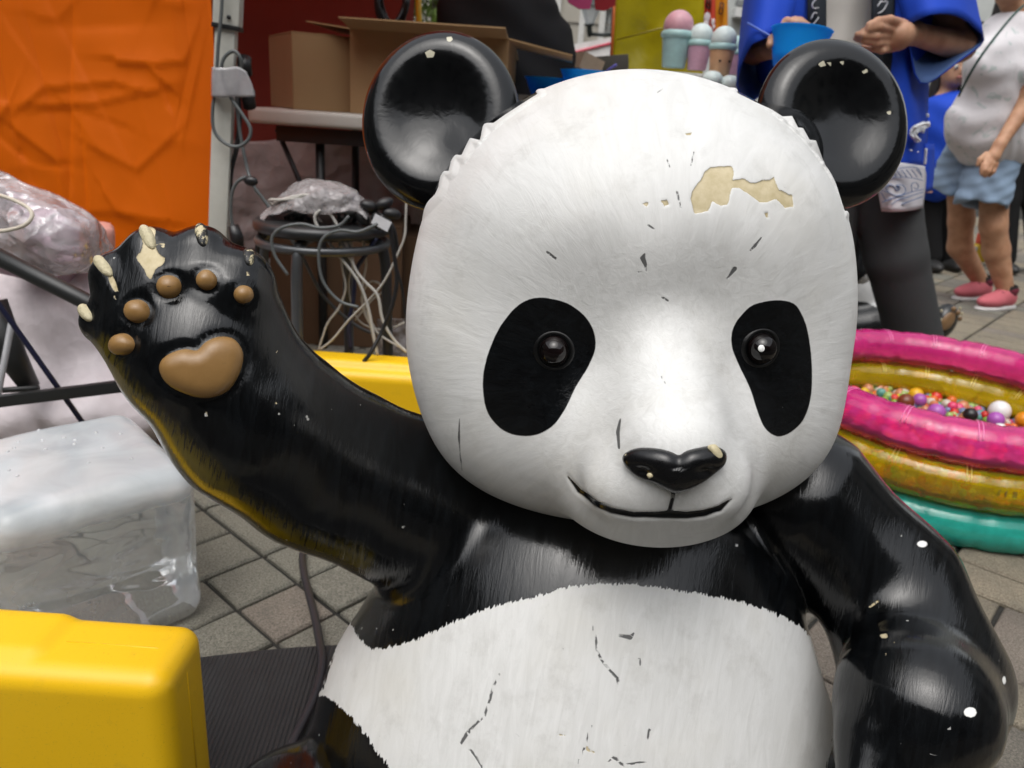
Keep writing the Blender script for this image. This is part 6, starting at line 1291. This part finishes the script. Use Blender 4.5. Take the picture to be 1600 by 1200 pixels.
def background_people():
    dk = fabric('black_cotton', (.010,.010,.011), .85); blue = fabric('happi_blue', (.010,.045,.50), .75)
    # person in black behind the boxes
    Y = 3.05; Q = lambda x, y, dy=0.: PY(x, y, Y+dy); sk = skin_mat('bystander_skin', (.36,.19,.12), (.46,.26,.17)); hair = plain('black_hair', (.015,.012,.011), .5, scale=200)  # slightly darker skin tone for the background people
    def figure(name, lab, Y, xc, head, sh_w, z_sh, x_hip, feet, coat, trs, extra=None, hd=True):
        Q = lambda x, y, dy=0.: PY(x, y, Y+dy)
        c = Q(xc, head)[0]; r_ = empty('person', (Q(x_hip, 300)[0], Y, 0), lab, 'person'); hz = Q(xc, head)[2]; hc = np.array([c, Y-.03, hz]); sh = np.array([c, Y, hz-.24]); hip = np.array([Q(x_hip, 250)[0], Y, z_sh*.62])
        L = [('e', hc, (.072,.088,.108), I3, 0), ('e', hc+np.array([0,-.04,-.05]), (.045,.045,.045), I3, .03), ('e', hc+np.array([0,-.09,-.015]), (.011,.014,.018), I3, .01), ('c', hc+np.array([0,.02,-.08]), sh, .045, .05, .03), ('c', sh, hip, .11, .11, .05)]
        arms = []
        for k in (-1, 1):
            S_ = sh+np.array([k*sh_w,0,-.03]); E_ = S_+np.array([k*.05,-.02,-.25]); W_ = E_+np.array([-k*.06,-.16,-.12]); arms.append((S_, E_, W_)); L += [('c', S_, E_, .045, .036, .02), ('c', E_, W_, .036, .024, .02), ('e', W_+np.array([-k*.02,-.05,-.02]), (.03,.04,.02), I3, .015)]
            for q in range(5): b = W_+np.array([-k*.02+(q-2)*.013,-.075,-.02]); L.append(('c', b, b+np.array([0,-.035 if q else -.01,-.03]), .008, .007, .004))
            f = np.array([feet[(k+1)//2][0], feet[(k+1)//2][1], .08]); H_ = hip+np.array([k*.08,0,-.03]); L += [('c', H_, (H_+f)/2+np.array([0,-.02,0]), .08, .055, .03), ('c', (H_+f)/2+np.array([0,-.02,0]), f, .055, .036, .02), ('c', f, f+np.array([0,-.12,-.05]), .035, .028, .02)]
        sculpt('body', L, .012, sk, r_)
        ct = [('c', sh+np.array([0,0,-.05]), hip, .135, .15, .06)]+[q for a in arms for q in (('c', a[0], a[1], .075, .07, .03), ('c', a[1], a[1]*.4+a[2]*.6, .07, .085, .02))]
        if extra: ct += extra
        sculpt('coat', ct, .012, coat, r_, lambda X: .005*np.sin(X[..., 2]*40+X[..., 0]*25))
        tl = [('e', hip, (.16,.13,.12), I3, 0)]
        for k in (-1, 1):
            f = np.array([feet[(k+1)//2][0], feet[(k+1)//2][1], .10]); H_ = hip+np.array([k*.08,0,-.03]); tl += [('c', H_, (H_+f)/2, .105, .085, .03), ('c', (H_+f)/2, f, .085, .078, .02)]
        sculpt('trousers', tl, .012, trs, r_)
        for k in (0, 1): sculpt('shoe', [('e', (feet[k][0], feet[k][1]-.06, .045), (.05,.13,.042), I3, 0)], .012, plain('black_shoe', (.02,.02,.02), .5), r_)
        sculpt('hair', [('e', hc+np.array([0,.02,.03]), (.085,.095,.10), I3, 0), ('-', hc+np.array([0,-.085,-.045]), (.075,.06,.085), I3, .01)]+([('c', hc+np.array([-.06,.04,0]), hc+np.array([-.07,.05,-.22]), .035, .03, .02), ('c', hc+np.array([.06,.04,0]), hc+np.array([.07,.05,-.22]), .035, .03, .02)]), .012, hair, r_); face(r_, hc, np.array([[1,0,0],[0,-1,0],[0,0,1.]]).T, 0, hair)
        return r_
    c = Q(775,60)[0]
    ex = [('c', Q(770,30), Q(790,190), .19, .20, .05), ('c', Q(730,10,-.05), Q(712,90,-.1), .09, .09, .04), ('c', Q(835,25,-.03), Q(838,130,-.05), .085, .085, .04)]
    figure('person', 'person in loose black clothes standing behind the open cardboard box and left ear', 3.05, 800, -75, .17, 1.32, 790, ((c-.10,3.1),(c+.14,3.05)), dk, dk, ex)
    # child in a blue coat
    figure('person', 'smaller dark haired person in a blue coat, partly hidden behind the white T-shirt', 4.95, 1487, 108, .14, 1.12, 1462, ((PY(1452,425,4.9)[0]-.02,4.92),(PY(1488,425,4.9)[0],5.0)), blue, dk, [('c', PY(1480,190,4.9), PY(1462,270,4.9), .17, .17, .04)])
    # person in black trousers at the far right
    x_ = PY(1582,425,5.0)[0]
    figure('person', 'person with wide black trousers standing farthest back at the right picture edge', 5.05, 1590, -20, .17, 1.40, 1585, ((x_-.06,5.05),(x_+.16,5.0)), dk, dk)
    # small red and yellow item on the ground
    c = PY(1528,396,5.4); c[2] = .012
    r_ = empty('snack_pouch', c, 'small yellow, white and red pouch standing on the paving between the bare legs', 'pouch')
    MB().box(c+np.array([.01,0,.06]), np.array([.035,.03,.06])).build('yellow_part', plain('pouch_yellow', (.65,.42,.02), .4), r_, bevel=.005)
    MB().box(c+np.array([-.055,0,.05]), np.array([.028,.03,.05])).build('white_part', plain('pouch_white', (.6,.6,.55), .4), r_, bevel=.005)
    MB().box(c+np.array([.01,0,.155]), np.array([.034,.03,.035])).build('red_top', plain('pouch_red', (.6,.06,.02), .4), r_, bevel=.005)
def behind_camera():
    """unseen buildings added round the plaza to close off the sky near the horizon"""
    wm = plain('sky_block_wall', (.13,.125,.12), .8, scale=2)  # unseen block added to keep low sky out of the black paint
    building('plaza_sky_block', -22, 24, -12, 10, wm, 'unseen long building added behind the camera to block low sky', [(x, x+1.6, zz, zz+1.7) for x in range(-20, 22, 4) for zz in (1, 4.2, 7.4)], -5)
    dm_ = plain('side_block_wall', (.17,.165,.155), .8, scale=2)  # side blocks added out of view to darken low reflections
    for sx, lb in ((1, 'unseen tall building added on the right to block low sky'), (-1, 'unseen tall building added on the left to block low sky')):
        r_ = empty('side_sky_block', (sx*15, 0, 0), lb, 'building'); MB().box((sx*15, -1, 4.6), np.array([2.5,10.8,4.6])).build('wall', dm_, r_, False)
        for k in range(5):
            for zz in (1.8, 5., 7.8): MB().box((sx*12.49, -9+k*4, zz), np.array([.02,.8,.8])).build('window', plain('dark_window_glass', (.012,.018,.018), .08), r_, False)
ground(); paving(); backdrop(); stall(); left_things(); counter_things(); build_panda(); pool(); second_panda(); man(); woman(); background_people(); behind_camera()
